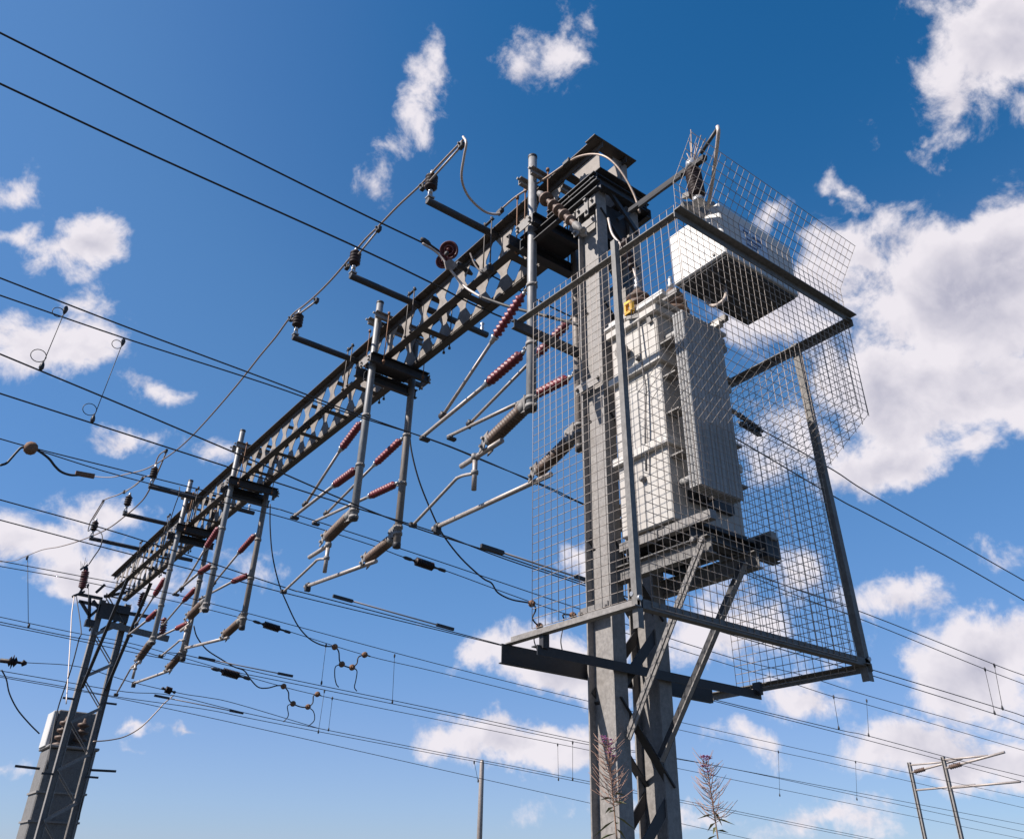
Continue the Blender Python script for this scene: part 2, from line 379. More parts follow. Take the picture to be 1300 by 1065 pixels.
for (x, nm) in ((BX0+.131, 'web_panel'), (BX1-.131, 'web_panel')):
    mb = MB(); y = BY0+.95; pitch = .52
    za, zb = ZB+.02, ZT-.02
    while y < BY1-.3:
        a, b, mz = .250, .078, (za+zb)/2; cz = camb(y)
        j = random.uniform(-.012, .012)
        mb.plate([(x,y-a,za+cz),(x,y+a,za+cz),(x,y+a*.93,za+cz+.05),(x,y+b,mz-.03+cz+j),(x,y+b,mz+.03+cz+j),(x,y+a*.93,zb+cz-.05),(x,y+a,zb+cz),(x,y-a,zb+cz),(x,y-a*.93,zb+cz-.05),(x,y-b,mz+.03+cz+j),(x,y-b,mz-.03+cz+j),(x,y-a*.93,za+cz+.05)], .009)
        y += pitch
    cz = camb(BY0+.3)
    # solid end web with one hexagonal opening
    mb.plate([(x,BY0+.08,za+cz),(x,BY0+.60,za+cz),(x,BY0+.56,za+cz+.06),(x,BY0+.44,mz+cz-.05),(x,BY0+.44,mz+cz+.05),(x,BY0+.58,zb+cz-.05),(x,BY0+.62,zb+cz),(x,BY0+.08,zb+cz)], .009)
    finish(nm, mb, 'beam', beam)
y = BY0+.7
while y < BY1:
    cz = camb(y)
    finish('batten', MB().box((BX0+.012, y-.06, ZB+.012+cz), (BX1-.012, y+.06, ZB+.022+cz)).box((BX0+.012, y-.06, ZB+.022+cz), (BX0+.02, y+.06, ZB+.06+cz)), 'chord', beam)
    finish('batten', MB().box((BX0+.012, y-.06, ZT-.022+cz), (BX1-.012, y+.06, ZT-.012+cz)), 'chord', beam)
    y += 1.1
# end closure: two tapered cheek plates under an overhanging cover angle
mb = MB()
mb.plate([(BX1-.02,BY0+.10,ZT-.02),(BX1-.26,BY0+.10,ZT-.02),(BX1-.18,BY0+.10,ZB+.30),(BX1-.24,BY0+.10,ZB+.01),(BX1-.02,BY0+.10,ZB+.01)], .008)
finish('end_plate', mb, 'beam', beam)
mb = MB().sect((BX0-.03, BY0-.02, ZT+.01), (BX1+.04, BY0-.02, ZT+.01), [(-.17,-.012),(0,-.012),(0,0),(-.17,0)])
finish('end_angle', mb, 'chord', beam)
mb = MB().chan((BX0-.06, BY0-.07, ZB-.10), (BX1+.10, BY0-.07, ZB-.10), .09, .27, .012, 1)
finish('end_channel', mb, 'dark', beam)
# spliced joint plates
for ys in (12.3, 13.1, 20.6):
    mb = MB()
    for x in (BX0-.008,):
        for k in range(0):
            for z in (ZT-.05, ZB+.05): mb.bolt((x, ys-.2+k*.1, z+camb(ys)), (-1,0,0))
        mb.box((BX0+.02, ys-.28, ZB-.010+camb(ys)), (BX0+.11, ys+.28, ZB-.002+camb(ys)))
        for k in range(6):
            for q_ in (.04,.09): mb.bolt((BX0+q_, ys-.24+k*.096, ZB-.010+camb(ys)), (0,0,-1), .012, .02)
    finish('splice_plate', mb, 'dark', beam)

# ================================================================= masts
def lean(z, k=.0105): return -(8.7-z)*k      # the masts lean slightly along the track
def mast_leg(xc, y0, y1, wx, t=.012, ztop=8.70):
    """H-section leg, web facing the track direction, flanges front and back"""
    mb = MB(); tt = .016
    a = wx/2
    prof = [(y0,-a),(y0,a),(y0+tt,a),(y0+tt,t/2),(y1-tt,t/2),(y1-tt,a),(y1,a),(y1,-a),(y1-tt,-a),(y1-tt,-t/2),(y0+tt,-t/2),(y0+tt,-a)]
    zs = [0, ztop]; vs = [(xc+lean(z)+x, y, z) for z in zs for (y, x) in prof]; n = len(prof)
    mb.add(vs, [[i, (i+1) % n, n+(i+1) % n, n+i] for i in range(n)]+[list(range(n))[::-1], list(range(n, 2*n))])
    return mb
nm = thing('portal_mast', 'near lattice steel mast with two broad H-section legs, carrying the transformer and cage', 'mast', (5.2, 5.2, 0))
L1, L2, MY0, MY1 = 4.955, 5.47, 5.05, 5.37
finish('leg', mast_leg(L1, MY0, MY1, .15), 'galv', nm); finish('leg', mast_leg(L2, MY0, MY1, .15), 'galv', nm)
z = .4; k = 0
while z < 8.3:
    for yy in (MY0+.022, MY1-.022):
        xa, xb = (L1-.02, L2+.02) if k % 2 == 0 else (L2+.02, L1-.02)
        finish('lacing_bar', MB().bar((xa+lean(z), yy, z), (xb+lean(z+.62), yy, z+.62), .012, .085, up=V(0,1,0).cross(V(1,0,1))), 'dark', nm)
    z += .66; k += 1
mb = MB()
for zz in (3.72, 6.0, 8.1):
    mb.box((L1-.10+lean(zz), MY0+.02, zz-.05), (L1-.085+lean(zz), MY1+.05, zz+.05))
    mb.bolt((L1-.10+lean(zz), MY1+.03, zz), (-1,0,0), .02, .03); mb.bolt((L1-.10+lean(zz), MY0+.04, zz), (-1,0,0), .02, .03)
finish('clamp_plate', mb, 'galv', nm)
# head of mast: seat beams and saddle plates
mb = MB()
for yy in (MY0-.03, MY1+.03):
    mb.chan((L1-.16, yy, 8.66), (L2+.22, yy, 8.66), .07, .14, .01)
finish('seat_channel', mb, 'dark', nm)
mb = MB()
for xx in (L1-.14, L2+.14):
    mb.chan((xx, MY0-.12, 8.50), (xx, MY1+.75, 8.50), .07, .13, .012, -1)
    mb.chan((xx-.01, MY0-.08, 8.66), (xx-.01, MY1+.45, 8.66), .06, .09, .012, -1)
finish('seat_channel', mb, 'dark', nm)
mb = MB()
for (y0, y1, z0, z1) in ((MY0-.03, MY0+.30, 8.28, 8.42), (MY0+.33, MY0+.52, 8.30, 8.40)):
    mb.box((L1-.125, y0, z0), (L1-.11, y1, z1))
    for yy in (y0+.05, y1-.05): mb.bolt((L1-.125, yy, (z0+z1)/2), (-1,0,0), .02, .03)
mb.box((L1-.14, MY0+.08, 8.18), (L1-.126, MY0+.14, 8.46)).bolt((L1-.14, MY0+.11, 8.42), (-1,0,0), .022).bolt((L1-.14, MY0+.11, 8.24), (-1,0,0), .022)
finish('saddle_plate', mb, 'galv', nm)
mb = MB().bar((L1+.05, MY0-.05, 8.60), (L2, MY0-.05, 8.15), .04, .05).bar((L2+.05, MY0-.04, 8.6), (L1+.2, MY0-.04, 8.2), .03, .04)
finish('head_brace', mb, 'dark', nm)
finish('head_plate', MB().box((L1+.08, MY0+.05, 7.95), (L2-.08, MY0+.062, 8.45)), 'dark', nm)
finish('head_plate', MB().box((L1-.05, MY1+.06, 8.2), (L2+.3, MY1+.075, 8.72)), 'dark', nm)
# operating rod down the back leg
rod = thing('operating_rod', 'thin vertical drive rod with a joint, running down beside the near mast', 'rod', (5.68, 5.3, 0))
finish('rod', MB().tube([(5.62, 5.32, .4), (5.64, 5.32, 3.6), (5.67, 5.32, 5.0)], .017, 8).lathe((5.625,5.32,2.42),(5.625,5.32,2.56),[(0,.02),(.15,.045),(.5,.03),(.85,.045),(1,.02)],10), 'dark', rod)
finish('guide', MB().box((5.50, 5.27, 3.72), (5.70, 5.37, 3.80)).box((5.44, 5.25, 3.66), (5.52, 5.35, 4.0)), 'dark', rod)

fm = thing('portal_mast', 'far lattice steel mast of two slim laced legs, at the distant end of the beam', 'mast', (5.2, 26.9, 0))
FY = 26.75
def farleg(xc):
    return MB().ibeam((xc+lean(0, -.002), FY+.1, 0), (xc, FY+.1, 8.72), .2, .16, .014, up=V(1,0,0))
finish('leg', farleg(4.90), 'galv', fm); finish('leg', farleg(5.62), 'galv', fm)
z = .5; k = 0
while z < 8.2:
    xa, xb = (4.92, 5.60) if k % 2 == 0 else (5.60, 4.92)
    for yy in (FY-.02, FY+.22):
        finish('lacing_bar', MB().bar((xa, yy, z), (xb, yy, z+(.75 if k % 2 else .45)), .012, .08, up=V(0,1,0).cross(V(1,0,1))), 'galv', fm)
    z += (.75 if k % 2 else .45); k += 1
finish('head_plate', MB().box((4.86, FY-.06, 8.15), (5.70, FY-.04, 8.62)), 'dark', fm)
for (x, a) in ((4.92, 1), (5.55, 1)):
    finish('knee_brace', MB().angle((x, 24.5, 8.8), (x, FY-.05, 6.2), .08, .01), 'dark', fm)
P_ = lambda a, b: at(a, b, Y=FY+.1)
for (p, q) in (((100,754),(130,760)), ((100,763),(128,769)), ((114,758),(113,788)), ((103,764),(114,782)), ((118,762),(128,775)), ((112,784),(128,770)), ((128,800),(150,786)), ((122,752),(133,742))):
    finish('side_bracket', MB().bar(P_(*p), P_(*q), .07, .08), 'dark', fm)
finish('side_bracket', MB().bar(P_(108,790), P_(119,792), .2, .18), 'dark', fm)
finish('cross_arm', MB().bar(at(140,793,Y=26.62), at(214,811,Y=26.62), .08, .17), 'frame', fm)
finish('cross_arm', MB().bar(at(150,776,Y=26.62), at(196,784,Y=26.62), .08, .09), 'dark', fm)
finish('cross_arm', MB().bar(at(132,757,Y=26.62), at(172,750,Y=26.62), .07, .08), 'dark', fm)
for (p, q, lb) in (((178,770),(183,752),'left of the pair'), ((206,806),(209,784),'right of the pair')):
    solo('support_insulator', MB().lathe(at(*p,Y=26.62), at(*q,Y=26.62), sheds(6, .07, .11), 12), 'darkred', 'small dark ribbed insulator standing on the far mast crossarm, '+lb, 'insulator', 'insulators on the far mast crossarm')
mb = MB()
for zz in (5.9, 4.0): mb.bar((4.55, FY, zz), (4.85, FY, zz), .05, .05); mb.bar((5.65, FY, zz), (5.98, FY, zz), .05, .05)
finish('peg', mb, 'dark', fm)

# ================================================================= beam brackets, drop tubes, cantilevers
TY = [6.13, 10.2, 16.25, 19.6]; RY = [6.27, 10.37, 16.40, 19.95]
TRK = ['nearest', 'second', 'third', 'farthest']
TX, RX = 4.80, 5.62
GRP = dict(br='brackets clamping the drop tubes to the beam', ft='drop tubes on the near face of the beam', rt='drop tubes on the far face of the beam')
ordn = ['closest to the near mast', 'second along from the near mast', 'third along from the near mast', 'fourth along from the near mast']
for i, (y0, y1) in enumerate(zip(TY, RY)):
    cz = camb(y0)
    br = thing('tube_bracket', 'dark channel-steel clamp bracket around the beam, '+ordn[i], 'bracket', (5.2, y0, 8.4), GRP['br'])
    for (yy, sd) in ((y0-.14, 1), (y1+.24, -1)):
        finish('bottom_channel', MB().chan((TX-.10, yy, 8.66+cz), (RX+.13, yy, 8.66+cz), .07, .17, .01, sd), 'dark', br)
    finish('bottom_channel', MB().chan((TX-.04, y0+.16, 8.48+cz), (RX+.10, y0+.16, 8.48+cz), .07, .15, .01, 1), 'dark', br)
    finish('deck_plate', MB().box((TX+.06, y0-.10, 8.752+cz), (RX-.04, y1+.2, 8.764+cz)), 'dark', br)
    for yy in (y0-.10, y0+.14):
        finish('top_channel', MB().chan((TX-.10, yy, 9.51+cz), (RX+.13, yy, 9.51+cz), .06, .12, .01, 1), 'galv', br)
    for (x, yy) in ((4.875, y0-.22), (4.875, y0+.25), (5.60, y0-.22), (5.60, y0+.25), (4.875, y0+.42)):
        mb = MB().tube([(x, yy, 8.55+cz), (x, yy, 9.56+cz)], .009, 6)
        for zz in (8.60, 9.52): mb.lathe((x,yy,zz+cz-.02),(x,yy,zz+cz+.02),[(0,.025),(1,.025)],6)
        finish('clamp_rod', mb, 'rust', br)
    mb = MB()
    for x in (TX-.12, RX+.14):
        for yy in (y0-.12, y0+.12):
            for zz in (8.66, 8.60, 9.5): mb.bolt((x, yy, zz+cz), (-1 if x < 5 else 1, 0, 0), .018, .04)
        mb.box((x-.006, y0-.16, 8.58+cz), (x+.006, y0+.16, 8.72+cz))
    finish('clamp_block', mb, 'galv', br)
    # ---- front tube
    def tube_thing(x, yc, z0, z1, label, grp, mt):
        t = thing('drop_tube', label, 'tube', (x, yc, z0), grp)
        finish('pipe', MB().lathe((x, yc, z0), (x, yc, z1), [(0,.048),(.002,.057),(.5,.057),(.998,.057),(1,.05)], 18), mt, t)
        finish('end_cap', MB().lathe((x, yc, z0-.035), (x, yc, z0+.045), [(0,.045),(.1,.061),(.9,.061),(1,.058)], 18), 'dark', t)
        finish('end_cap', MB().lathe((x, yc, z1-.03), (x, yc, z1+.012), [(0,.058),(.1,.062),(.9,.062),(1,.04)], 18), 'dark', t)
        for zz in (7.76, 6.93, 6.22, 6.12):
            mb = MB().lathe((x, yc, zz-.022), (x, yc, zz+.022), [(0,.058),(.05,.069),(.95,.069),(1,.058)], 18)
            mb.bolt((x-.02, yc+.062, zz), (0,1,0), .014, .06).bolt((x, yc-.06, zz), (0,-1,0), .012, .04)
            finish('collar', mb, 'galv', t)
        return t
    tube_thing(TX, y0, 6.10, 9.90+(.1 if i > 1 else 0), 'pale galvanised vertical pipe on the near face of the beam, above the '+TRK[i]+' track', GRP['ft'], 'pipe')
    tube_thing(RX, y1, 5.93, 9.55, 'brownish galvanised vertical pipe hanging behind the beam, above the '+TRK[i]+' track', GRP['rt'], 'pipeb')

def clevis(mb, a, b, r=.022):
    a = V(*a); b = V(*b); mb.tube([a, b], r*.5, 6); mb.lathe(a, a.lerp(b, .35), [(0,r*.8),(.5,r*1.4),(1,r*.7)], 8); mb.lathe(a.lerp(b,.6), b, [(0,r*.7),(.5,r*1.3),(1,r)], 8)
def cantilever(x, yc, lab, grp, p):
    """p: dict of (dY, Z): stay ins a,b ; stay end ; arm ins a,b ; arm end ; wire point"""
    t = thing('catenary_cantilever', lab, 'cantilever', (x, yc, 6.7), grp)
    P = {k: V(x+(p.get('dx', 0)*(v[0]/p['ae'][0])), yc+v[0], v[1]) for k, v in p.items() if isinstance(v, tuple)}
    for (a, b, e) in (('sa', 'sb', 'se'), ('aa', 'ab', 'ae')):
        A, B, E = P[a], P[b], P[e]
        mb = MB(); st = V(x, yc+.062, A.z+.02); clevis(mb, st, A); finish('clevis', mb, 'zinc', t)
        finish('red_insulator', MB().lathe(A, B, sheds(9, .040, .064), 14), 'red', t)
        mb = MB().lathe(B-(B-A).normalized()*.02, B+(B-A).normalized()*.09, [(0,.05),(.3,.05),(.5,.035),(1,.03)], 12); finish('end_fitting', mb, 'zinc', t)
        r = .022 if a == 'sa' else .026
        finish('arm_tube', MB().tube([B+(B-A).normalized()*.05, E], r, 10), 'alu', t)
    J = P['se']
    finish('tube_clamp', MB().lathe(J-V(0,.05,0), J+V(0,.05,0), [(0,.03),(.1,.045),(.9,.045),(1,.03)], 10).bolt(J, (0,0,-1), .02, .08).bolt(J+V(0,.03,.02), (0,0,1), .02, .05), 'dark', t)
    w = P['wr']
    finish('wire_clamp', MB().bbox(w-V(.07,.035,.02), w+V(.07,.035,.03), .01).tube([w, w+V(0,0,.09)], .02, 8), 'dark', t)
    return t
def registration(x, yc, lab, grp, p, steady):
    t = thing('registration_arm', lab, 'registration arm', (x, yc, 5.9), grp)
    q = lambda a: V(x, yc+a[0], a[1])
    A, B = q(p['ba']), q(p['bb'])
    mb = MB().box((x-.05, yc+.055, 6.10), (x+.05, yc+.075, 6.28)).plate([(x-.03,yc+.07,6.28),(x-.03,yc+.24,6.24),(x-.03,yc+.22,6.10),(x-.03,yc+.07,6.08)], .012).plate([(x+.03,yc+.07,6.28),(x+.03,yc+.24,6.24),(x+.03,yc+.22,6.10),(x+.03,yc+.07,6.08)], .012)
    mb.cyl((x-.07,yc+.18,6.17),(x+.07,yc+.18,6.17),.014,8)
    finish('hinge_bracket', mb, 'galv', t)
    finish('brown_insulator', MB().lathe(A, B, sheds(14, .062, .083, .04), 18), 'brown', t)
    d = (B-A).normalized()
    mb = MB().lathe(A-d*.05, A+d*.03, [(0,.04),(.3,.072),(1,.072)], 14).lathe(B-d*.04, B+d*.03, [(0,.072),(.7,.072),(1,.05)], 14)
    mb.plate([(x-.06,B.y-.05,B.z+.10),(x-.06,B.y+.05,B.z+.06),(x-.06,B.y+.12,B.z-.12),(x-.06,B.y+.02,B.z-.09)], .014).plate([(x+.06,B.y-.05,B.z+.10),(x+.06,B.y+.05,B.z+.06),(x+.06,B.y+.12,B.z-.12),(x+.06,B.y+.02,B.z-.09)], .014)
    mb.bolt(B+V(-.07,.03,.03), (-1,0,0), .02, .03).bolt(B+V(-.07,.06,-.06), (-1,0,0), .02, .03)
    finish('insulator_clamp', mb, 'galv', t)
    finish('arm_tube', MB().tube([q(p['ta']), q(p['tb'])], .032, 12), 'alu', t)
    if steady:
        sy = p['st']
        finish('drop_stub', MB().tube([V(x, yc+sy, p['ta'][1]), V(x, yc+sy, 5.50)], .030, 12), 'alu', t)
        finish('stub_collar', MB().lathe((x,yc+sy,5.69),(x,yc+sy,5.74),[(0,.032),(.1,.044),(.9,.044),(1,.032)],12).lathe((x,yc+sy,5.88),(x,yc+sy,5.95),[(0,.032),(.1,.048),(.9,.048),(1,.032)],12), 'galv', t)
        pts = [V(x, yc+sy+.04, 5.715), V(x, yc+sy+.22, 5.76), V(x, yc+sy+.36, 5.775), V(x, yc+sy+.46, 5.75), q(p['se'])]
        finish('steady_arm', MB().tube(spline(pts, 4), .019, 10), 'alu', t)
        e = q(p['se']); finish('wire_clamp', MB().bbox(e-V(.05,.025,.03), e+V(.05,.025,.03), .008), 'dark', t)
    else:
        e = q(p['tb']); w = e+V(0, -.12, 0)
        finish('wire_clamp', MB().bbox(w-V(.05,.03,.11), w+V(.05,.03,-.02), .008).lathe(w-V(0,.05,0),w+V(0,.05,0),[(0,.034),(.1,.046),(.9,.046),(1,.034)],12), 'dark', t)
    return t
fr = [dict(sa=(.17,7.74), sb=(.73,7.42), se=(1.83,6.80), aa=(.17,6.90), ab=(.84,6.82), ae=(2.34,6.68), wr=(2.24,6.62)),
      dict(sa=(.15,7.71), sb=(.74,7.50), se=(1.87,6.92), aa=(.14,6.91), ab=(.82,6.90), ae=(2.34,6.84), wr=(2.24,6.80)),
      dict(sa=(.24,7.86), sb=(.85,7.60), se=(2.0,7.0), aa=(.22,7.06), ab=(.92,7.08), ae=(2.44,7.0), wr=(2.34,6.94)),
      dict(sa=(.22,7.62), sb=(.84,7.36), se=(1.9,6.9), aa=(.22,6.86), ab=(.92,6.80), ae=(2.4,6.75), wr=(2.3,6.70))]
rr = [dict(sa=(.16,7.76), sb=(.78,7.60), se=(2.30,7.22), aa=(.17,6.95), ab=(.90,7.02), ae=(2.86,7.24), wr=(2.76,7.16)),
      dict(sa=(.18,7.76), sb=(.98,7.64), se=(2.72,7.30), aa=(.22,7.0), ab=(1.05,7.08), ae=(3.25,7.30), wr=(3.12,7.22)),
      dict(sa=(.24,7.94), sb=(1.04,7.78), se=(2.4,7.42), aa=(.24,7.06), ab=(1.10,7.14), ae=(3.3,7.25), wr=(3.1,7.2)),
      dict(sa=(.16,7.62), sb=(.98,7.50), se=(2.4,7.18), aa=(.24,6.80), ab=(1.06,6.84), ae=(3.2,6.95), wr=(3.1,6.9))]
lo = [dict(ba=(.13,6.16), bb=(.76,6.0), ta=(.52,5.92), tb=(1.33,5.90), st=1.04, se=(2.36,5.48)),
      dict(ba=(.15,6.18), bb=(.80,6.04), ta=(.70,5.91), tb=(1.38,5.90), st=.74, se=(2.2,5.56)),
      dict(ba=(.20,6.30), bb=(.92,6.18), ta=(.80,6.0), tb=(1.35,5.98), st=.98, se=(2.41,5.66)),
      dict(ba=(.16,6.14), bb=(.78,5.92), ta=(.66,5.82), tb=(1.30,5.80), st=.98, se=(2.16,5.32))]
lr = [dict(ba=(.16,6.10), bb=(.76,5.92), ta=(.52,5.80), tb=(3.10,5.90)),
      dict(ba=(.18,6.08), bb=(.90,5.97), ta=(.60,5.86), tb=(3.18,6.08)),
      dict(ba=(.18,6.10), bb=(.90,5.98), ta=(.70,5.88), tb=(3.7,6.2)),
      dict(ba=(.20,6.10), bb=(.95,5.90), ta=(.75,5.82), tb=(4.0,6.0))]
for i in range(4):
    cantilever(TX, TY[i], 'slim tubular cantilever with two red insulators on the front drop tube over the '+TRK[i]+' track', 'front cantilevers with red insulators', fr[i])
    cantilever(RX, RY[i], 'longer tubular cantilever with two red insulators on the rear drop tube over the '+TRK[i]+' track', 'rear cantilevers with red insulators', rr[i])
    registration(TX, TY[i], 'brown insulator with drop stub and bent steady arm, front, over the '+TRK[i]+' track', 'front registration arms', lo[i], True)
    registration(RX, RY[i], 'brown insulator with one long straight tube, rear, over the '+TRK[i]+' track', 'rear registration arms', lr[i], False)

# ================================================================= outriggers with post insulators and bus cable
OY = [7.23, 9.29, 11.35, 19.17, 21.3, 23.7]; OX = [3.93, 3.87, 3.88, 3.84, 3.84, 3.62]
OW = ['nearest the near mast', 'second from the near mast', 'third from the near mast', 'fourth, past the long gap', 'fifth along the beam', 'last one, next to the far mast']
for i, (y, x) in enumerate(zip(OY, OX)):
    cz = camb(y); zp = 9.42
    t = thing('outrigger_pipe', 'dark horizontal pipe laid across the beam, '+OW[i], 'outrigger', (x, y, zp), 'outrigger pipes across the beam')
    finish('pipe', MB().lathe((x-.04, y, zp), (6.35, y, zp), [(0,.045),(.003,.052),(.997,.052),(1,.045)], 14), 'dark', t)
    for xx in (BX0-.035, BX1+.04):
        for s in (-.08, .08):
            mb = MB().tube([(xx, y+s, ZB-.04+cz), (xx, y+s, 9.60+cz)], .010, 6).lathe((xx,y+s,9.56+cz),(xx,y+s,9.595+cz),[(0,.024),(1,.024)],6).lathe((xx,y+s,ZB-.03+cz),(xx,y+s,ZB+.0+cz),[(0,.024),(1,.024)],6)
            finish('clamp_rod', mb, 'chord', t)
        finish('clamp_strap', MB().box((xx-.02, y-.12, 9.545+cz), (xx+.02, y+.12, 9.557+cz)), 'dark', t)
    p = thing('post_insulator', 'black ribbed post insulator on the outrigger tip, '+OW[i], 'insulator', (x, y, zp), 'post insulators on the outriggers')
    zb = 9.93 if i < 3 else 9.95
    b0 = zp+.05
    mb = MB().bbox((x-.05, y-.05, b0), (x+.05, y+.05, b0+.03), .006).tube([(x-.025,y,b0+.02),(x-.02,y,b0+.12),(x,y,b0+.14)], .014, 8).tube([(x+.025,y,b0+.02),(x+.02,y,b0+.12),(x,y,b0+.14)], .014, 8).lathe((x,y,b0+.10),(x,y,b0+.17),[(0,.022),(.5,.034),(1,.028)],10)
    finish('foot_clevis', mb, 'zinc', p)
    finish('shed_body', MB().lathe((x, y, b0+.16), (x, y, b0+.44), sheds(4, .062, .088, .08), 16), 'darkbrown', p)
    finish('cap', MB().lathe((x, y, b0+.44), (x, y, b0+.52), [(0,.035),(.4,.03),(1,.02)], 10), 'zinc', p)
# rear hanging insulators below two outriggers
for (px, py, nmn) in ((612, 418, 'below the rear end of the second outrigger'), (316, 647, 'below the rear end of the outrigger by the third tube')):
    q = at(px, py, X=6.28)
    solo('suspension_fitting', MB().lathe(q+V(0,0,.14), q+V(0,0,-.10), [(0,.015),(.15,.04),(.3,.02),(.5,.035),(.7,.02),(.85,.045),(1,.03)], 10), 'zinc', 'small bright suspension fitting '+nmn, 'fitting', 'rear suspension fittings')

def wirepath(px, r, X=None, Y=None, Z=None, k=6, n=6):
    return MB().tube(spline([at(a, b, X=X, Y=Y, Z=Z) for a, b in px], k), r, n)
BX = 3.88
# bus conductor over the post insulators, with the parallel clamped rods
bus = thing('bus_conductor', 'thin stranded bus cable carried over the first three post insulators, ending in a loop', 'cable', at(560, 205, X=BX))
finish('conductor', wirepath([(588,178),(560,207),(535,234),(505,262),(482,286),(462,306),(440,333),(420,356),(400,376),(386,388),(370,401),(350,428),(330,452),(300,490),(262,534),(235,562),(212,580),(186,595),(160,602),(138,606),(113,604)], .016, X=BX), 'copper', bus)
for seg in (((586,184),(537,237)), ((481,290),(441,338)), ((402,381),(370,404))):
    a, b = at(*seg[0], X=BX), at(*seg[1], X=BX); dn = V(0,0,-.07)
    finish('support_rod', MB().tube([a+dn*.3, b+dn*.6], .015, 8), 'alu', bus)
    mb = MB()
    for q in (a, b): mb.bbox(q-V(.03,.045,.06), q+V(.03,.045,.025), .008).bolt(q, (-1,0,0), .016, .06)
    finish('clamp', mb, 'dark', bus)
dl = thing('down_lead', 'pale looping cable from the tip of the first insulator down to the beam', 'cable', at(588, 178, X=BX))
a = [at(588,174,X=BX), at(592,182,X=BX), at(589,200,X=BX+.05), at(586,225,X=BX+.15), at(592,245,X=BX+.35), at(604,260,X=BX+.6), at(618,270,X=BX+.8), at(632,272,X=BX+.93), at(636,268,X=BX+.98)]
finish('cable', MB().tube(spline(a, 6), .017, 8), 'bcable', dl)
a = [at(632,270,X=4.86), at(655,250,X=4.86), at(690,228,X=4.86), at(722,206,X=4.86), at(735,199,X=4.84), at(752,196,X=4.84), at(768,199,X=4.86), at(782,210,X=4.92), at(795,228,X=5.0), at(806,250,X=5.08), at(812,270,X=5.12)]
finish('cable', MB().tube(spline(a, 6), .013, 8), 'copper', dl)
mb = MB()
for (px, py) in ((635,269), (720,207)):
    q = at(px, py, X=4.85); mb.bbox(q-V(.03,.06,.03), q+V(.03,.06,.03), .008).bolt(q+V(0,.03,.03), (0,0,1), .014, .03).bolt(q+V(0,-.03,.03), (0,0,1), .014, .03)
finish('cable_clamp', mb, 'dark', dl)
# bus continuation to the far mast
b2 = thing('bus_conductor', 'thin bus cable over the last three post insulators, stepping down to the far mast', 'cable', at(200, 590, X=BX))
finish('conductor', wirepath([(211,571),(202,578),(197,590),(194,602),(183,606),(172,616),(158,624),(150,628),(138,632),(131,636),(124,647),(115,662),(113,668)], .016, X=3.85), 'copper', b2)
finish('support_rod', MB().tube([at(181,608,X=3.85), at(159,625,X=3.85)], .014, 8).tube([at(132,637,X=3.7), at(118,660,X=3.7)], .014, 8), 'alu', b2)
mb = MB()
for (px, py) in ((158,624), (181,607), (131,636), (211,572)):
    q = at(px, py, X=3.84); mb.bbox(q-V(.03,.05,.05), q+V(.03,.05,.03), .008)
finish('clamp', mb, 'dark', b2)
# surge arrester on a pale board at the far mast
sa = thing('surge_arrester', 'maroon surge arrester on a small bracket beside the far mast head', 'arrester', at(105, 745, Y=26.85))
A, B = at(104,747,Y=26.85), at(109,724,Y=26.85)
finish('shed_body', MB().lathe(A, B, sheds(9, .075, .115, .05), 14), 'darkred', sa)
mb = MB().bar(at(92,757,Y=26.85), at(107,751,Y=26.85), .18, .05).bar(at(101,753,Y=26.85), at(105,746,Y=26.85), .06, .06)
finish('bracket', mb, 'dark', sa)
finish('cap', MB().lathe(B, B+V(0,.1,.15), [(0,.07),(.5,.06),(1,.03)], 10).bar(at(102,723,Y=26.85), at(112,717,Y=26.85), .05, .05), 'dark', sa)
mb = MB()
for k in range(5): q = at(103+k*.9, 721, Y=26.85); mb.tube([q, q+V(random.uniform(-.12,.12), random.uniform(-.15,.15), random.uniform(.15,.35))], .006, 5)
finish('spike', mb, 'dark', sa)
solo('jumper_cable', wirepath([(113,668),(112,674),(118,671),(127,675),(130,683),(127,695),(119,707),(113,716)], .014, X=3.7), 'wire', 'short curved lead from the last post insulator to the maroon arrester', 'cable')
for i, pl in enumerate(([(94,757),(91,780),(90,800),(87,850),(84,893)], [(97,757),(103,800),(100,812),(90,850),(72,905),(60,975)])):
    solo('earth_cable', wirepath(pl, .014, X=3.7), 'wire' if i else 'bcable', ['pale thin lead dropping straight from the maroon arrester to the far transformer', 'dark kinked lead running from the maroon arrester down past the far mast'][i], 'cable')

# ================================================================= feeder and jumper cables
def ext(pl, Y, l=None, rr=None):
    """pixel list on plane Y, extended straight beyond both picture edges"""
    P = spline([at(a, b, Y=Y) for a, b in pl], 5)
    if l: d = (P[0]-P[4]).normalized(); P = [P[0]+d*l]+P
    if rr: d = (P[-1]-P[-5]).normalized(); P = P+[P[-1]+d*rr]
    return P
def wire(name, pl, Y, r, label, cat, l=None, rr=None, group=None, material='wire'):
    return solo(name, MB().tube(ext(pl, Y, l, rr), r, 6), material, label, cat, group)
FW = .0125
wire('feeder_wire', [(0,42),(200,142.5),(440,262),(540,310)], 8.0, FW, 'topmost thick feeder wire, crossing the upper left sky to the round insulator on the beam', 'wire', l=25)
wire('feeder_wire', [(0,106.5),(198,199),(440,308),(545,358),(612,392),(697,427),(728,442),(820,491),(900,538),(940,560),(1062,632),(1100,652),(1200,705),(1295,759)], 8.0, FW, 'second thick feeder wire from the top left, running past the beam to the right edge', 'wire', l=25, rr=40)
wire('feeder_wire', [(622,349),(660,369),(700,390),(760,420),(850,474),(950,536),(1000,564),(1060,598),(1100,624),(1200,680),(1300,737)], 8.0, FW, 'upper of the two thick feeder wires leaving the cage to the right edge', 'wire', rr=40)
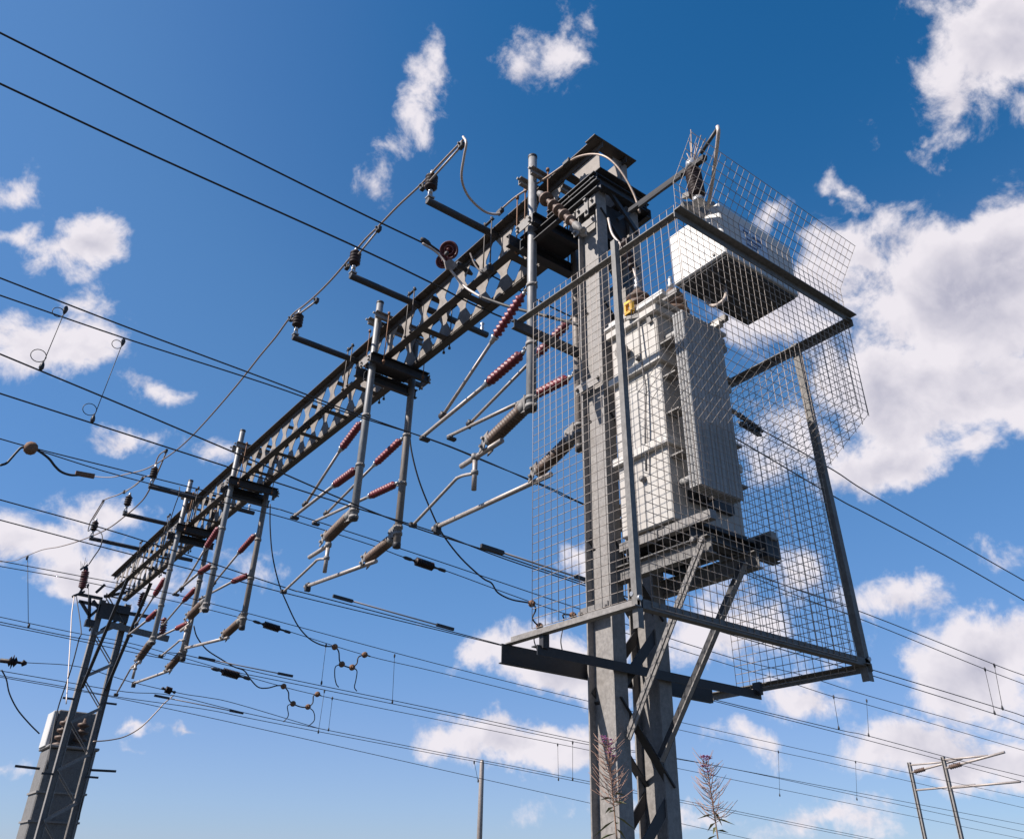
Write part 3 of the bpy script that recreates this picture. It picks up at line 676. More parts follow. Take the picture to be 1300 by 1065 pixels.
# dead-end insulator on the beam for the top feeder
de = thing('strain_insulator', 'maroon bell-shaped strain insulator where the top feeder wire meets the beam', 'insulator', at(575, 320, Y=8.0))
A, B = at(556,318,Y=8.0), at(590,342,Y=8.0); d = (B-A).normalized()
for (px_, py_, k_) in ((571,319,.80),(563,333,.60)):
    c0 = at(px_, py_, Y=7.93); av = V(-.66,-.62,-.42).normalized()
    finish('bell', MB().lathe(c0-av*.10*k_, c0+av*.10*k_, [(0,.04*k_),(.15,.10*k_),(.35,.15*k_),(.6,.165*k_),(.85,.175*k_),(1,.165*k_),(.93,.135*k_),(.7,.125*k_),(.75,.10*k_),(.92,.095*k_),(.95,.075*k_),(.6,.06*k_),(.6,.03*k_),(1.1,.03*k_),(1.25,.012*k_)], 24), 'darkred', de)
finish('grip_plate', MB().plate([at(564,333,Y=7.7), at(572,329,Y=7.7), at(581,337,Y=7.7), at(575,343,Y=7.7), at(566,342,Y=7.7)], .02), 'beam', de)
finish('pin', MB().lathe(at(565,321,Y=7.72), at(569,323,Y=7.72), [(0,.02),(.3,.035),(.7,.035),(1,.02)], 10).tube([A-d*.30, A+d*.05], .016, 8).lathe(A-d*.30, A-d*.14, [(0,.02),(.3,.04),(.7,.04),(1,.025)], 10).lathe(A+d*.33, A+d*.62, [(0,.045),(.3,.06),(.5,.03),(.7,.05),(1,.02)], 10), 'dark', de)
solo('jumper_cable', MB().tube(spline([at(536,309,Y=7.85), at(556,322,Y=7.8), at(573,344,Y=7.7), at(590,364,Y=7.6), at(612,378,Y=7.2)], 6), .017, 8), 'bcable', 'pale curved jumper passing in front of the bell insulator', 'cable')
solo('jumper_cable', MB().tube(spline([at(609,376.5,Y=7.25), at(645,389,Y=6.8), at(680,398,Y=6.3), at(715,407,Y=5.9), at(736,413,Y=5.5)], 6), .021, 8), 'wire', 'thick black jumper swooping across the first drop tube to the near mast', 'cable')
solo('jumper_cable', MB().tube(spline([at(597,322,X=4.85), at(603,336,X=4.7), at(611,345,X=4.66), at(620,347,X=4.75)], 6), .013, 8), 'chord', 'short brownish jumper dropping to the clamp on the lower chord', 'cable')
mb = MB()
for (px, py) in ((618,345),):
    q = at(px, py, X=4.80); mb.bbox(q-V(.05,.10,.05), q+V(.05,.10,.05), .01).bolt(q+V(-.04,.04,0), (-1,0,0), .022, .03)
solo('cable_clamp', mb, 'dark', 'dark bolted cable clamp on the lower chord behind the bell insulator', 'clamp')
# strain clamps behind transformer
for i, (a, b) in enumerate((((934,524),(968,548)), ((938,536),(966,553)))):
    A, B = at(*a, Y=8.0), at(*b, Y=8.0)
    solo('strain_insulator', MB().lathe(A, B, sheds(7, .035, .055), 10), 'wire', ['upper thin black strain insulator just right of the radiator', 'lower thin black strain insulator just right of the radiator'][i], 'insulator', 'strain insulators right of the radiator')
# brown disc post insulator near the mast head
A, B = at(690,250,X=4.62), at(730,285,X=4.62)
pi_ = thing('disc_insulator', 'grey-brown stack of discs lying in front of the near mast head', 'insulator', A)
finish('discs', MB().lathe(A, B, [(0,.03),(.06,.03),(.07,.085),(.11,.088),(.13,.03),(.30,.03),(.31,.07),(.34,.07),(.36,.03),(.47,.03),(.48,.07),(.51,.07),(.53,.03),(.65,.03),(.66,.068),(.69,.068),(.71,.03),(.83,.03),(.84,.06),(.87,.06),(.89,.03),(1,.03)], 26, False), 'brown', pi_)
d = (B-A).normalized()
finish('end_fitting', MB().lathe(B, B+d*.22, [(0,.04),(.3,.05),(.5,.03),(1,.035)], 10).lathe(A-d*.16, A, [(0,.03),(.5,.045),(1,.03)], 8).bar(B+d*.2, at(742,296,X=4.75), .06, .08), 'galv', pi_)

# ================================================================= catenary wires
HW, CW = .0085, .0085
S = 'stranded messenger wire'; K = 'contact wire'
YA = [8.45, 12.5, 18.6, 21.85]; YB = [9.15, 13.45, 19.4, 23.1]
g1, g2 = 'messenger wires of the overhead line', 'contact wires of the overhead line'
wire('messenger_wire', [(0,353),(160,415),(340,482),(452,525),(560,563),(616,586),(700,620),(742,640),(860,690),(1000,744),(1100,779),(1262,843),(1300,857)], YA[0], HW, 'upper messenger wire of the nearest track, held by the front cantilever', 'wire', 30, 40, g1)
wire('messenger_wire', [(0,375),(160,430),(340,488),(452,528),(570,566),(700,622),(742,641),(1000,751),(1100,788.5),(1250,849),(1300,868)], YB[0], HW, 'lower messenger wire of the nearest track, held by the rear cantilever', 'wire', 30, 40, g1)
wire('contact_wire', [(0,449.5),(73.6,480),(160,516),(340,592.6),(440,636),(522,668),(640,706),(742,740),(900,790),(1104,849),(1273,900),(1300,909)], YA[0], CW, 'contact wire of the nearest track, at the tip of the front steady arm', 'wire', 30, 40, g2)
wire('contact_wire', [(0,499.5),(160,551),(340,609),(440,641),(548,674),(640,709),(742,743),(900,797),(1106,857),(1263,906),(1300,919)], YB[0], CW, 'contact wire of the nearest track, under the long rear tube', 'wire', 30, 40, g2)
wire('messenger_wire', [(0,557),(40,568),(160,598),(340,643),(372,652),(540,706.7),(746,776),(930,835),(1020,857),(1106,884),(1300,938)], YA[1], HW, 'front messenger wire of the second track, with the cable clamp at far left', 'wire', 30, 40, g1)
wire('messenger_wire', [(40,569),(160,606),(340,651.5),(396,668),(472,692),(512,707),(565,724),(718,779),(930,845),(990,862),(1058,884),(1100,894),(1282,947),(1300,952)], YB[1], HW, 'rear messenger wire of the second track, with a ribbed insulator in it', 'wire', None, 40, g1)
wire('contact_wire', [(0,634.3),(160,679.3),(363,746),(400,756),(636,818),(750,848),(908,888),(1065,926),(1103,934),(1222,966),(1300,985)], YA[1], CW, 'contact wire of the second track, with the splice rod along it', 'wire', 30, 40, g2)
wire('contact_wire', [(0,660),(160,702),(313,740),(400,762),(640,820),(750,850),(908,890),(1065,930),(1100,939),(1232,974),(1300,992)], YB[1], CW, 'contact wire of the second track, running just below its partner', 'wire', 30, 40, g2)
wire('messenger_wire', [(6,713),(96,730),(160,742),(225,755),(340,785),(560,843.7),(748,890),(880,920),(1086,966),(1300,1012)], YA[2], HW, 'front messenger wire of the third track', 'wire', 30, 40, g1)
wire('messenger_wire', [(0,718.7),(96,736),(225,764),(325,789),(369,802),(466,832),(560,854),(748,900),(880,930),(988,954),(1075,973),(1300,1025)], YB[2], HW, 'rear messenger wire of the third track, with a ribbed insulator in it', 'wire', 30, 40, g1)
wire('contact_wire', [(0,789.3),(90,808),(160,820),(205,833),(225,829),(340,856),(560,901.5),(748,942),(880,966),(1100,1008)], YA[2], CW, 'contact wire of the third track, carrying a copper splice rod', 'wire', 30, 60, g2)
wire('contact_wire', [(0,792.5),(90,811),(160,826),(204,835),(340,861),(560,905.7),(748,945),(922,974),(1100,1012)], YB[2], CW, 'contact wire of the third track, running just below its partner', 'wire', 30, 60, g2)
wire('messenger_wire', [(0,783),(90,802),(160,815),(220,831),(340,866),(412,884),(560,914),(748,952),(900,983)], YA[3], HW, 'messenger wire of the farthest track, crossing the lower sky', 'wire', 30, 60, g1)
wire('contact_wire', [(5,852),(75,864),(160,878),(222,883),(340,911),(560,955),(640,970),(700,982)], YA[3], CW, 'upper contact wire of the farthest track', 'wire', 30, 60, g2)
wire('contact_wire', [(5,858),(80,871),(147,884),(260,900),(340,916),(560,958),(625,970),(700,985)], YB[3], CW, 'middle contact wire of the farthest track, under the far steady arm', 'wire', 30, 60, g2)
wire('contact_wire', [(5,860),(90,875),(150,886),(240,905),(340,927),(553,975),(700,1008)], 23.9, CW, 'lowest contact wire of the farthest track', 'wire', 30, 60, g2)
wire('messenger_wire', [(0,838),(35,841),(100,846),(165,865),(230,880),(262,885),(300,893),(404,924)], 22.6, HW, 'slanting messenger wire of the farthest track, with a disc insulator at far left', 'wire', 30, None, g1)
# splice / protective rods
for i, (a, b, Y) in enumerate((((435,762),(565,798),12.45), ((625,700),(742,738),8.40), ((262,838),(362,858),18.5), ((205,886),(300,905),21.8))):
    A, B = at(*a, Y=Y), at(*b, Y=Y); up = V(0,0,.03)
    t = thing('splice_rod', ['long coppery rod clamped along the contact wire of the second track', 'coppery rod clamped on the nearest contact wire, left of the cage', 'coppery rod clamped along the contact wire of the third track', 'coppery rod clamped along the contact wire of the farthest track'][i], 'rod', A, 'splice rods on the contact wires')
    finish('rod', MB().tube([A+up, B+up], .013, 6), 'bcable', t)
    d = (B-A).normalized(); mb = MB()
    for q in (A, B): mb.bar(q+up-d*.18, q+up+d*.18, .04, .05)
    finish('clamp', mb, 'dark', t)
# section insulators
def sect_ins(a, b, Y, label):
    A, B = at(*a, Y=Y), at(*b, Y=Y); d = (B-A); l = d.length; d.normalize()
    t = thing('section_insulator', label, 'insulator', A, 'ribbed section insulators in the wires')
    finish('shed_body', MB().lathe(A+d*l*.26, B-d*l*.28, sheds(11, .045, .085), 14), 'darkbrown', t)
    finish('end_clamp', MB().lathe(A, A+d*l*.26, [(0,.015),(.2,.035),(.6,.035),(.8,.02),(1,.025)], 8).lathe(B-d*l*.28, B, [(0,.025),(.3,.02),(.5,.035),(.9,.035),(1,.015)], 8), 'dark', t)
sect_ins((512,707), (566,725), YB[1], 'black ribbed insulator in the wire at the centre of the lower sky')
sect_ins((321,788), (369,803), YB[2], 'black ribbed insulator left of the loop cable, beside the third rear tube')
sect_ins((268,848), (318,862), 18.6, 'dark ribbed insulator just below the lower end of the third rear tube arm')
sect_ins((180,718), (212,728), 24.5, 'small dark ribbed insulator seen behind the beam near the far mast')
sect_ins((205,873), (223,879), 22.6, 'stubby disc insulator in the wire below the far registration arm')
# disc fitting in the far left wire
A, B = at(0,838,Y=22.6), at(34,842,Y=22.6)
t = thing('strain_insulator', 'knobbly double-disc insulator in the wire at the left edge', 'insulator', A)
finish('discs', MB().lathe(A, B, [(0,.05),(.3,.05),(.38,.12),(.42,.06),(.46,.16),(.5,.06),(.55,.12),(.65,.03),(.8,.03),(.85,.08),(1,.03)], 12), 'darkbrown', t)

# droppers
def dropper(top, bot, Yt, Yb, label, loop=False):
    a, b = at(*top, Y=Yt), at(*bot, Y=Yb)
    t = thing('dropper', label, 'dropper', b, 'droppers between messenger and contact wires')
    finish('hanger_wire', MB().tube([a, b], .0045 if loop else .006, 5), 'wire', t)
    mb = MB().lathe(a+V(0,0,.02), a-V(0,0,.08), [(0,.012),(.3,.025),(.7,.02),(1,.008)], 8).lathe(b+V(0,0,.08), b-V(0,0,.02), [(0,.008),(.3,.02),(.7,.025),(1,.012)], 8)
    finish('clip', mb, 'dark', t)
    if loop:
        for c, r in ((a+V(-.055,0,-.08), .055), (b+V(-.06,0,.13), .07)):
            mb = MB().tube([c+V(math.cos(k*PI/8), 0, math.sin(k*PI/8))*r for k in range(17)], .0045, 5); finish('wire_loop', mb, 'wire', t)
D = [((84,391),(52,468),0,0,'long dropper with curled ends at the upper left, over the bright cloud',1), ((157,432),(117,535),10,10,'long dropper with curled ends, second from the left edge',1),
     ((414,818),(408,868),12,2,'short dropper just left of the hanging loop cable fitting',0), ((501,831),(498,892),2,12,'single dropper right of the loop fittings in the lower sky',0),
     ((412,876),(404,930),3,3,'dropper below the loop fittings, left of its twin',0), ((422,885),(417,927),3,13,'dropper below the loop fittings, right of its twin',0),
     ((708,944),(709,990),3,3,'dropper left of the near mast, at the lower cloud',0), ((727,941),(727,990),2,12,'dropper closest to the left side of the near mast',0),
     ((1262,843),(1273,900),0,0,'right dropper of the pair at the right edge',0), ((1250,848),(1263,906),10,10,'left dropper of the pair at the right edge',0),
     ((1100,888),(1103,934),11,11,'dropper under the right corner of the cage',0), ((1058,883),(1065,925),1,1,'dropper left of the cage corner, lower right sky',0),
     ((988,953),(990,1010),12,12,'dropper low down between mast and cage corner',0), ((1086,966),(1088,1015),2,2,'dropper at the very bottom below the cage corner',0),
     ((35,706),(36,796),2,2,'dropper at the far left, under the low cloud',0), ((112,742),(114,800),12,12,'dropper right beside the maroon arrester',0),
     ((602,966),(607,992),3,3,'tiny dropper at the bottom centre',0), ((228,905-340),(206,640),0,0,'',0)][:-1]
for (a, b, ia, ib, lb, lp) in D:
    Yt = YA[ia] if ia < 10 else YB[ia-10]; Yb = YA[ib] if ib < 10 else YB[ib-10]
    dropper(a, b, Yt, Yb, lb, bool(lp))
# W-shaped current bridges on the messenger wires
def bridge(nodes, legs, feed, Y, label, r=.016):
    t = thing('current_bridge', label, 'jumper', at(*nodes[0], Y=Y), 'looped current bridges')
    finish('cable', MB().tube(spline([at(a, b, Y=Y) for a, b in feed], 5), r, 7), 'wire', t)
    for lg in legs: finish('link', MB().tube(spline([at(a, b, Y=Y) for a, b in lg], 5), r*.75, 6), 'wire', t)
    mb = MB()
    for (a, b) in nodes:
        q = at(a, b, Y=Y); mb.lathe(q-V(.0,.05,0), q+V(0,.05,0), [(0,.04),(.2,.07),(.8,.07),(1,.04)], 10).bolt(q-V(0,.05,0), (0,-1,0), .03, .04)
    finish('clamp', mb, 'rust', t)
bridge([(425,821),(434,843),(447,847),(463,831)], [[(434,843),(426,846),(425,858),(427,868),(430,872)], [(447,847),(453,851),(452,862),(450,872),(453,877)]],
       [(343,640),(343,670),(346,705),(354,740),(364,765),(377,792),(390,808),(402,816),(414,820),(425,821),(430,827),(431,838),(434,843),(440,846),(447,847),(453,842),(455,834),(463,831),(470,833)], YA[2], 'long black loop cable from the beam ending in a W-shaped bridge, lower centre')
bridge([(360,871),(372,893),(391,897),(403,881)], [[(372,893),(365,896),(366,908),(360,916)], [(391,897),(398,903),(399,914),(391,922)]],
       [(246,794),(250,808),(262,824),(280,836),(297,846),(310,851),(318,862),(328,872),(340,873),(352,870),(360,871),(366,878),(367,888),(372,893),(382,897),(391,897),(397,892),(398,883),(403,881),(408,883)], YA[3]-.2, 'black cable with a W-shaped bridge, lower and left of the other loop')
bridge([(675,766),(685,795)], [[(685,795),(681,800),(678,812),(682,825),(683,832)], [(716,785),(714,800),(712,815),(716,834)]],
       [(519,510),(520,540),(522,570),(532,610),(548,650),(562,678),(585,708),(612,733),(624,740),(632,752),(650,761),(675,766),(680,774),(676,785),(685,795),(697,800)], 12.9, 'black loop cable from the second bracket down to the left edge of the cage')
bridge([(727,781)], [], [(716,785),(715,780),(727,781),(737,786)], 12.9, 'small clamp and link of cable behind the cage mesh')
# other hanging leads at left
j = thing('jumper_cable', 'black jumper hanging from the messenger wire clamp at the far left', 'cable', at(40, 568, Y=12.5))
finish('cable', wirepath([(0,590.7),(8,588),(14,582),(22,573),(28,568),(40,568),(50,573),(62,582),(70,592),(78,599),(90,603),(104,603),(113,604)], .017, Y=12.4), 'wire', j)
q = at(39,569,Y=12.4); w2 = at(110,604,Y=12.4)
finish('clamp', MB().lathe(q-V(0,.06,0), q+V(0,.06,0), [(0,.04),(.2,.09),(.8,.09),(1,.04)], 10).bar(w2-V(.15,0,0), w2+V(.1,0,.02), .05, .06), 'rust', j)
solo('jumper_cable', wirepath([(212,572),(200,600),(186,628),(175,641),(160,654),(135,672),(102,686),(75,694),(53,698),(30,707),(15,712),(-20,714)], .017, X=3.9), 'copper', 'long brown jumper sweeping from the fourth outrigger down to the left edge', 'cable')
solo('jumper_cable', wirepath([(221,882),(208,893),(200,902),(180,922),(160,934),(140,939),(118,941)], .017, Y=24.5), 'copper', 'coppery jumper curving from the farthest wires to the far transformer', 'cable')
solo('jumper_cable', wirepath([(2,850),(8,862),(12,880),(22,900),(37,918),(50,931)], .017, Y=24.5), 'wire', 'black jumper curving from the left edge wires to the far transformer', 'cable')
solo('stay_wire', MB().tube([at(158,790,X=5.9), at(150,820,X=5.9), at(112,975,X=5.9), at(100,1040,X=5.9)], .016, 6), 'wire', 'steep dark guy wire running down to the right of the far mast', 'wire')
solo('loop_lead', wirepath([(228,618),(227,628),(221,645),(214,668),(205,700)], .010, X=4.1), 'wire', 'thin lead hanging below the fourth outrigger', 'wire')

# ================================================================= transformer
TXa, TXb, TYa, TYb, TZa, TZb = 4.88, 5.80, 4.32, 4.94, 4.295, 6.48
tr = thing('transformer', 'tall pale grey transformer with ribbed radiator, on the near mast inside the cage', 'transformer', (5.2, 4.6, TZa))
tank = finish('tank', MB().bbox((TXa, TYa, TZa), (TXb, TYb, TZb), .012), 'tank', tr)
mb = MB()
for zz in (6.42, 5.87, 5.02):
    mb.bbox((TXa-.05, TYa-.045, zz-.05), (TXb+.03, TYb+.02, zz+.03), .006)
    finish('stiffening_band', mb, 'tank', tank, tr); mb = MB()
finish('lid', MB().bbox((TXa-.05, TYa-.06, 6.485), (TXb+.05, TYb+.05, 6.525), .008), 'white', tr)
rad = MB(); nfin = 4
for k in range(nfin):
    y = 4.02+k*.033
    n = 11; x0, x1 = 4.885, 5.43
    for q in range(n):        # corrugated panel of flat oval flutes
        xa = x0+(x1-x0)*q/n; w = (x1-x0)/n
        rad.sect((xa+w/2, y, 4.50), (xa+w/2, y, 6.24), [(-w*.46,-.006),(-w*.3,-.013),(w*.3,-.013),(w*.46,-.006),(w*.46,.006),(w*.3,.013),(-w*.3,.013),(-w*.46,.006)], up=V(0,1,0))
    rad.box((x0, y-.004, 4.52), (x1, y+.004, 6.22))
finish('radiator', rad, 'fin', tr)
mb = MB()
for (zz) in (6.12, 4.64):
    mb.cyl((5.0, 4.05, zz), (5.0, TYa, zz), .035, 12).cyl((5.34, 4.05, zz), (5.34, TYa, zz), .035, 12)
finish('header_pipe', mb, 'fin', tr)
mb = MB()
for zz in (6.02, 5.66, 5.28, 4.86): mb.box((4.90, 4.17, zz), (5.04, 4.315, zz+.014)); mb.box((5.80, 4.30, zz-.02), (5.90, 4.40, zz))
finish('fin_tie', mb, 'galv', tr)
mb = MB().cyl((5.52, 4.08, 6.12), (5.52, 4.28, 6.12), .06, 14)
finish('valve', mb, 'galv', tr)
mb = MB().box((5.08, TYa-.05, 4.50), (5.62, TYa-.004, 4.60)).cyl((5.15,4.10,4.56),(5.15,4.3,4.56),.022,8).cyl((5.25,4.10,4.53),(5.25,4.3,4.53),.022,8)
finish('drain_box', mb, 'dark', tr)
# gauge, valve wheel, plugs on the lit face
mb = MB().lathe((TXa, 4.73, 6.12), (TXa-.10, 4.73, 6.12), [(0,.05),(.5,.05),(.55,.075),(1,.07)], 16).bolt((TXa-.10, 4.73, 6.12), (-1,0,0), .03, .03)
finish('gauge', mb, 'galv', tank, tr)
finish('gauge', MB().lathe((TXa-.0, 4.57, 5.98), (TXa-.05, 4.57, 5.98), [(0,.03),(.6,.03),(1,.02)], 12).lathe((TXa-.0, 4.62, 4.75), (TXa-.05, 4.62, 4.75), [(0,.03),(.6,.03),(1,.02)], 12), 'galv', tank, tr)
mb = MB()
for xx in (TXa-.01, TXb-.12):
    mb.bbox((xx-.035, TYa-.14, 6.50), (xx+.035, TYb-.02, 6.56), .005)
finish('lifting_bar', mb, 'white', tr)
mb = MB().tube([(TXa-.03, 4.52, 6.45),(TXa-.06, 4.50, 6.0),(TXa-.03, 4.49, 5.6),(TXa-.05,4.52,5.2),(TXa-.03,4.56,4.8)], .010, 6)
finish('gauge_tube', mb, 'galv', tr)
# bushings
for (x, y) in ((5.02, 4.66), (5.28, 4.44)):
    A, B = V(x, y, 6.525), V(x, y, 6.92)
    b = finish('bushing', MB().lathe(A, B, [(0,.11),(.08,.12),(.12,.16),(.24,.165),(.27,.10),(.36,.10),(.40,.145),(.50,.145),(.53,.085),(.62,.085),(.66,.12),(.74,.12),(.77,.06),(.95,.05),(1,.03)], 20), 'brown', tr)
    finish('terminal', MB().lathe(B, B+V(0,0,.16), [(0,.03),(.3,.035),(.5,.02),(.7,.028),(1,.012)], 10), 'zinc', b, tr)
# yellow tag
yt = at(797,392,X=4.80)
finish('yellow_tag', MB().box(tuple(yt+V(-.02,.01,-.075)), tuple(yt+V(.02,.035,.075))).box(tuple(yt+V(-.02,-.05,.045)), tuple(yt+V(.02,.012,.072))).box(tuple(yt+V(-.02,-.05,-.072)), tuple(yt+V(.02,.012,-.045))).box(tuple(yt+V(-.02,-.07,-.06)), tuple(yt+V(.02,-.045,.06))), 'yellow', tr)
finish('tag_arm', MB().bar(yt+V(0,.02,-.10), yt+V(.06,-.18,-.14), .02, .05).bar(yt+V(.06,-.18,-.12), yt+V(.06,-.22,-.26), .015, .05), 'galv', tr)
# lead wires from bushings
solo('bushing_lead', MB().tube(spline([(5.02,4.66,7.05),(5.0,4.70,7.3),(4.96,4.78,7.55),(4.95,4.9,7.8),(4.98,4.98,8.1)], 6), .014, 8), 'bcable', 'pale lead rising from the left transformer bushing to the mast head', 'cable')
solo('bushing_lead', MB().tube(spline([at(893,375,X=5.3), at(903,388,X=5.2), at(917,383,X=5.1), at(922,372,X=5.2), at(918,362,X=5.35)], 6), .018, 8), 'bcable', 'bent grey cable looping from the right bushing to under the white box', 'cable')
# hanging insulator pair between mast and box
mb = MB().lathe((4.96,4.74,7.62), (5.02,4.70,7.18), sheds(5, .03, .055), 12)
solo('fuse_holder', mb, 'darkbrown', 'small dark hanging insulator above the left bushing', 'insulator')

# ---- support frame
fr_ = thing('transformer_platform', 'heavy steel arms, channels and two slanting braces carrying the transformer off the near mast', 'platform', (5.2, 5.0, 3.9))
for x in (4.93, 5.50):
    finish('side_beam', MB().ibeam((x, 4.0, 4.0), (x, 5.10, 4.0), .09, .14, .01), 'frame', fr_)
for y in (4.12, 4.84):
    finish('cross_beam', MB().chan((4.87, y, 4.13), (5.90, y, 4.13), .08, .115, .01), 'dark', fr_)
finish('cross_beam', MB().chan((4.90, 4.5, 4.22), (5.9, 4.5, 4.22), .08, .10, .01), 'dark', fr_)
finish('rail', MB().bar((4.94, 3.96, 4.235), (4.94, 5.0, 4.235), .07, .075), 'galv', fr_)
finish('rail', MB().bar((5.72, 3.98, 4.25), (5.72, 5.0, 4.25), .07, .07), 'galv', fr_)
A, B = at(891,690,Y=4.02), at(797,936,Y=5.03)
finish('brace', MB().bar(A, B, .012, .075, up=V(0,1,1)).bar(A+V(.006,0,0), B+V(.006,0,0), .04, .012, up=V(0,1,1)), 'galv', fr_)
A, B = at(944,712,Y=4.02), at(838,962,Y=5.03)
finish('brace', MB().bar(A+V(.012,0,0), B+V(.012,0,0), .012, .085, up=V(0,1,1)), 'dark', fr_)  # shaded leg of the angle brace, shade put into the dark colour
finish('brace', MB().bar(A+V(-.018,-.034,-.03), B+V(-.018,-.034,-.03), .045, .010, up=V(0,1,1)), 'galv', fr_)  # sunlit strip of the same brace, light put into the paler colour
mb = MB()
for q in ((4.868,4.03,4.02),(4.868,4.12,4.05),(4.868,4.10,3.93)): mb.bolt(q, (-1,0,0), .022, .03)
finish('bolt', mb, 'galv', fr_)
finish('shim_block', MB().box((5.05, 4.2, 4.19), (5.65, 4.9, 4.29)), 'dark', fr_)
finish('end_block', MB().box((5.62, 4.00, 4.06), (5.80, 4.10, 4.24)), 'dark', fr_)

# ================================================================= white box
wb = thing('white_cabinet', 'large white steel box, underside painted dark as shade, mounted above the transformer inside the cage', 'cabinet', (5.4, 3.8, 6.65))
wb_x0, wb_x1, wy0, wy1, wz0, wz1 = 4.95, 6.02, 3.49, 4.12, 6.60, 7.22
finish('box', MB().bbox((wb_x0, wy0, wz0+.01), (wb_x1, wy1, wz1), .012), 'white', wb)
finish('underside', MB().box((wb_x0+.03, wy0+.03, wz0-.012), (wb_x1-.03, wy1-.03, wz0+.008)), 'dark', wb)  # dark sheet paints the shade beneath the white box
lp = finish('label_plate', MB().box((5.22, wy0-.006, 6.74), (5.62, wy0-.001, 7.10)), 'label', wb)
mb = MB()
for k, (a, b, z) in enumerate(((5.26,5.34,7.03),(5.40,5.52,7.02),(5.30,5.50,6.95),(5.28,5.44,6.88),(5.34,5.56,6.80))):
    x = a
    while x < b: mb.box((x, wy0-.010, z-.012), (x+.018, wy0-.0065, z+.012)); x += .027
finish('lettering', mb, 'ink', lp, wb)
finish('mount', MB().bar((5.0, 4.12, 6.58), (5.0, 5.05, 6.58), .05, .06).bar((5.7, 4.12, 6.58), (5.7, 5.05, 6.58), .05, .06).bolt((4.945, 3.62, 6.66), (-1,0,0), .014, .01), 'galv', wb)

# ---- disconnector / insulator at top of cage
sw = thing('switch_head', 'dark jointed arm with a black ribbed insulator at the top of the cage', 'switch', at(880, 260, X=4.9))
A, B = at(886,252,X=4.6), at(879,214,X=4.6)
finish('shed_body', MB().lathe(A, B, sheds(9, .058, .075, .08), 16), 'darkbrown', sw)
finish('cap', MB().lathe(B, B+(B-A).normalized()*.09, [(0,.05),(.5,.06),(1,.05)], 12).lathe(A-(B-A).normalized()*.06, A, [(0,.06),(1,.05)], 12), 'zinc', sw)
a = [at(712,352-80,X=5.1), at(815,258,X=4.8), at(845,235,X=4.7), at(868,215,X=4.6), at(894,198,X=4.5)]
finish('arm', MB().bar(at(800,268,X=4.8), at(895,200,X=4.55), .05, .045).bar(at(812,262,X=4.75), at(866,222,X=4.55), .03, .03), 'wire', sw)
finish('rod', MB().tube([at(890,195,X=4.55), at(912,162,X=4.5)], .018, 8), 'dark', sw)
finish('pale_rod', MB().tube(spline([at(911,161,X=4.5), at(912,170,X=4.5), at(908,205,X=4.65), at(903,240,X=4.8), at(899,262,X=4.9)], 5), .018, 8), 'bcable', sw)
finish('base_frame', MB().bar(at(865,262,X=4.75), at(905,262,X=5.1), .08, .05).bar(at(868,250,X=4.7), at(884,244,X=4.65), .04, .05).bar(at(880,262,X=4.75), at(896,274,X=4.85), .03, .12), 'galv', sw)
mb = MB(); q0 = at(879,210,X=4.58)
for (px, py) in ((877,165),(890,172),(884,182),(872,195),(896,176),(876,180)):
    mb.tube([q0, at(px, py, X=4.58)], .005, 5)
finish('bird_spikes', mb, 'copper', sw)

# ================================================================= mesh cage
cg = thing('mesh_cage', 'angle-steel frame with wire mesh panels shielding the transformer on three sides', 'cage', (5.4, 4.03, 3.3))
CX0, CX1, CY0, CY1 = 4.10, 6.72, 3.99, 5.36
CZ = 3.34; CT = 6.56; CF = 3.37
def ang(p0, p1, w, t, sx, sy, up=V(0,0,1), m='frame', nm='frame_angle'): return finish(nm, MB().angle(p0, p1, w, t, sx, sy, up), m, cg)
ang((4.06, 5.42, CZ), (4.09, 3.98, CZ), .065, .009, 1, 1, m='galv')
ang((4.06, CY0, CZ), (6.84, CY0, CZ), .065, .009, -1, 1)
ang((6.80, 3.96, CZ+.02), (6.80, 5.72, CZ+.02), .065, .009, -1, -1)
ang((4.06, 3.99, 3.20), (4.05, 3.99, 6.62), .052, .009, -1, 1, up=V(0,1,0), nm='corner_post')
ang((6.77, 3.99, 3.22), (6.64, 3.99, 6.60), .068, .010, -1, 1, up=V(0,1,0), nm='corner_post')
finish('frame_angle', MB().sect((4.08, 5.45, CT), (4.17, 3.36, CT), [(.004,0),(-.072,0),(-.072,.05),(-.064,.05),(-.064,.009),(.004,.009)]), 'frame', cg)
ang((4.14, CF, CT), (6.66, CF, CT+.02), .075, .009, 1, -1)
ang((6.64, CF-.03, CT-.03), (6.64, 5.25, CT-.03), .075, .009, -1, -1)
finish('stay_angle', MB().chan((3.95, 5.42, 3.26), (6.42, 5.42, 3.26), .04, .15, .008, -1), 'dark', cg)
finish('stay_angle', MB().angle((3.99, 5.0, 3.26), (6.62, 5.0, 3.26), .075, .009, -1, -1), 'dark', cg)
finish('stay_angle', MB().chan((4.02, 5.44, CT-.07), (5.0, 5.44, CT-.07), .05, .10, .008, -1), 'dark', cg)
finish('hanger', MB().box((4.03, 4.98, 3.24), (4.09, 5.03, 3.36)).box((6.56, 4.96, 3.22), (6.60, 5.04, 3.33)), 'dark', cg)
mb = MB().bolt((4.07, 3.985, 3.40), (0,-1,0), .02, .02).bolt((6.80, 3.985, 3.40), (0,-1,0), .02, .02).bolt((4.075, 4.04, 3.44), (-1,0,0), .018, .02)
finish('bolt', mb, 'zinc', cg)
PITCH = .0795; WR = .0034
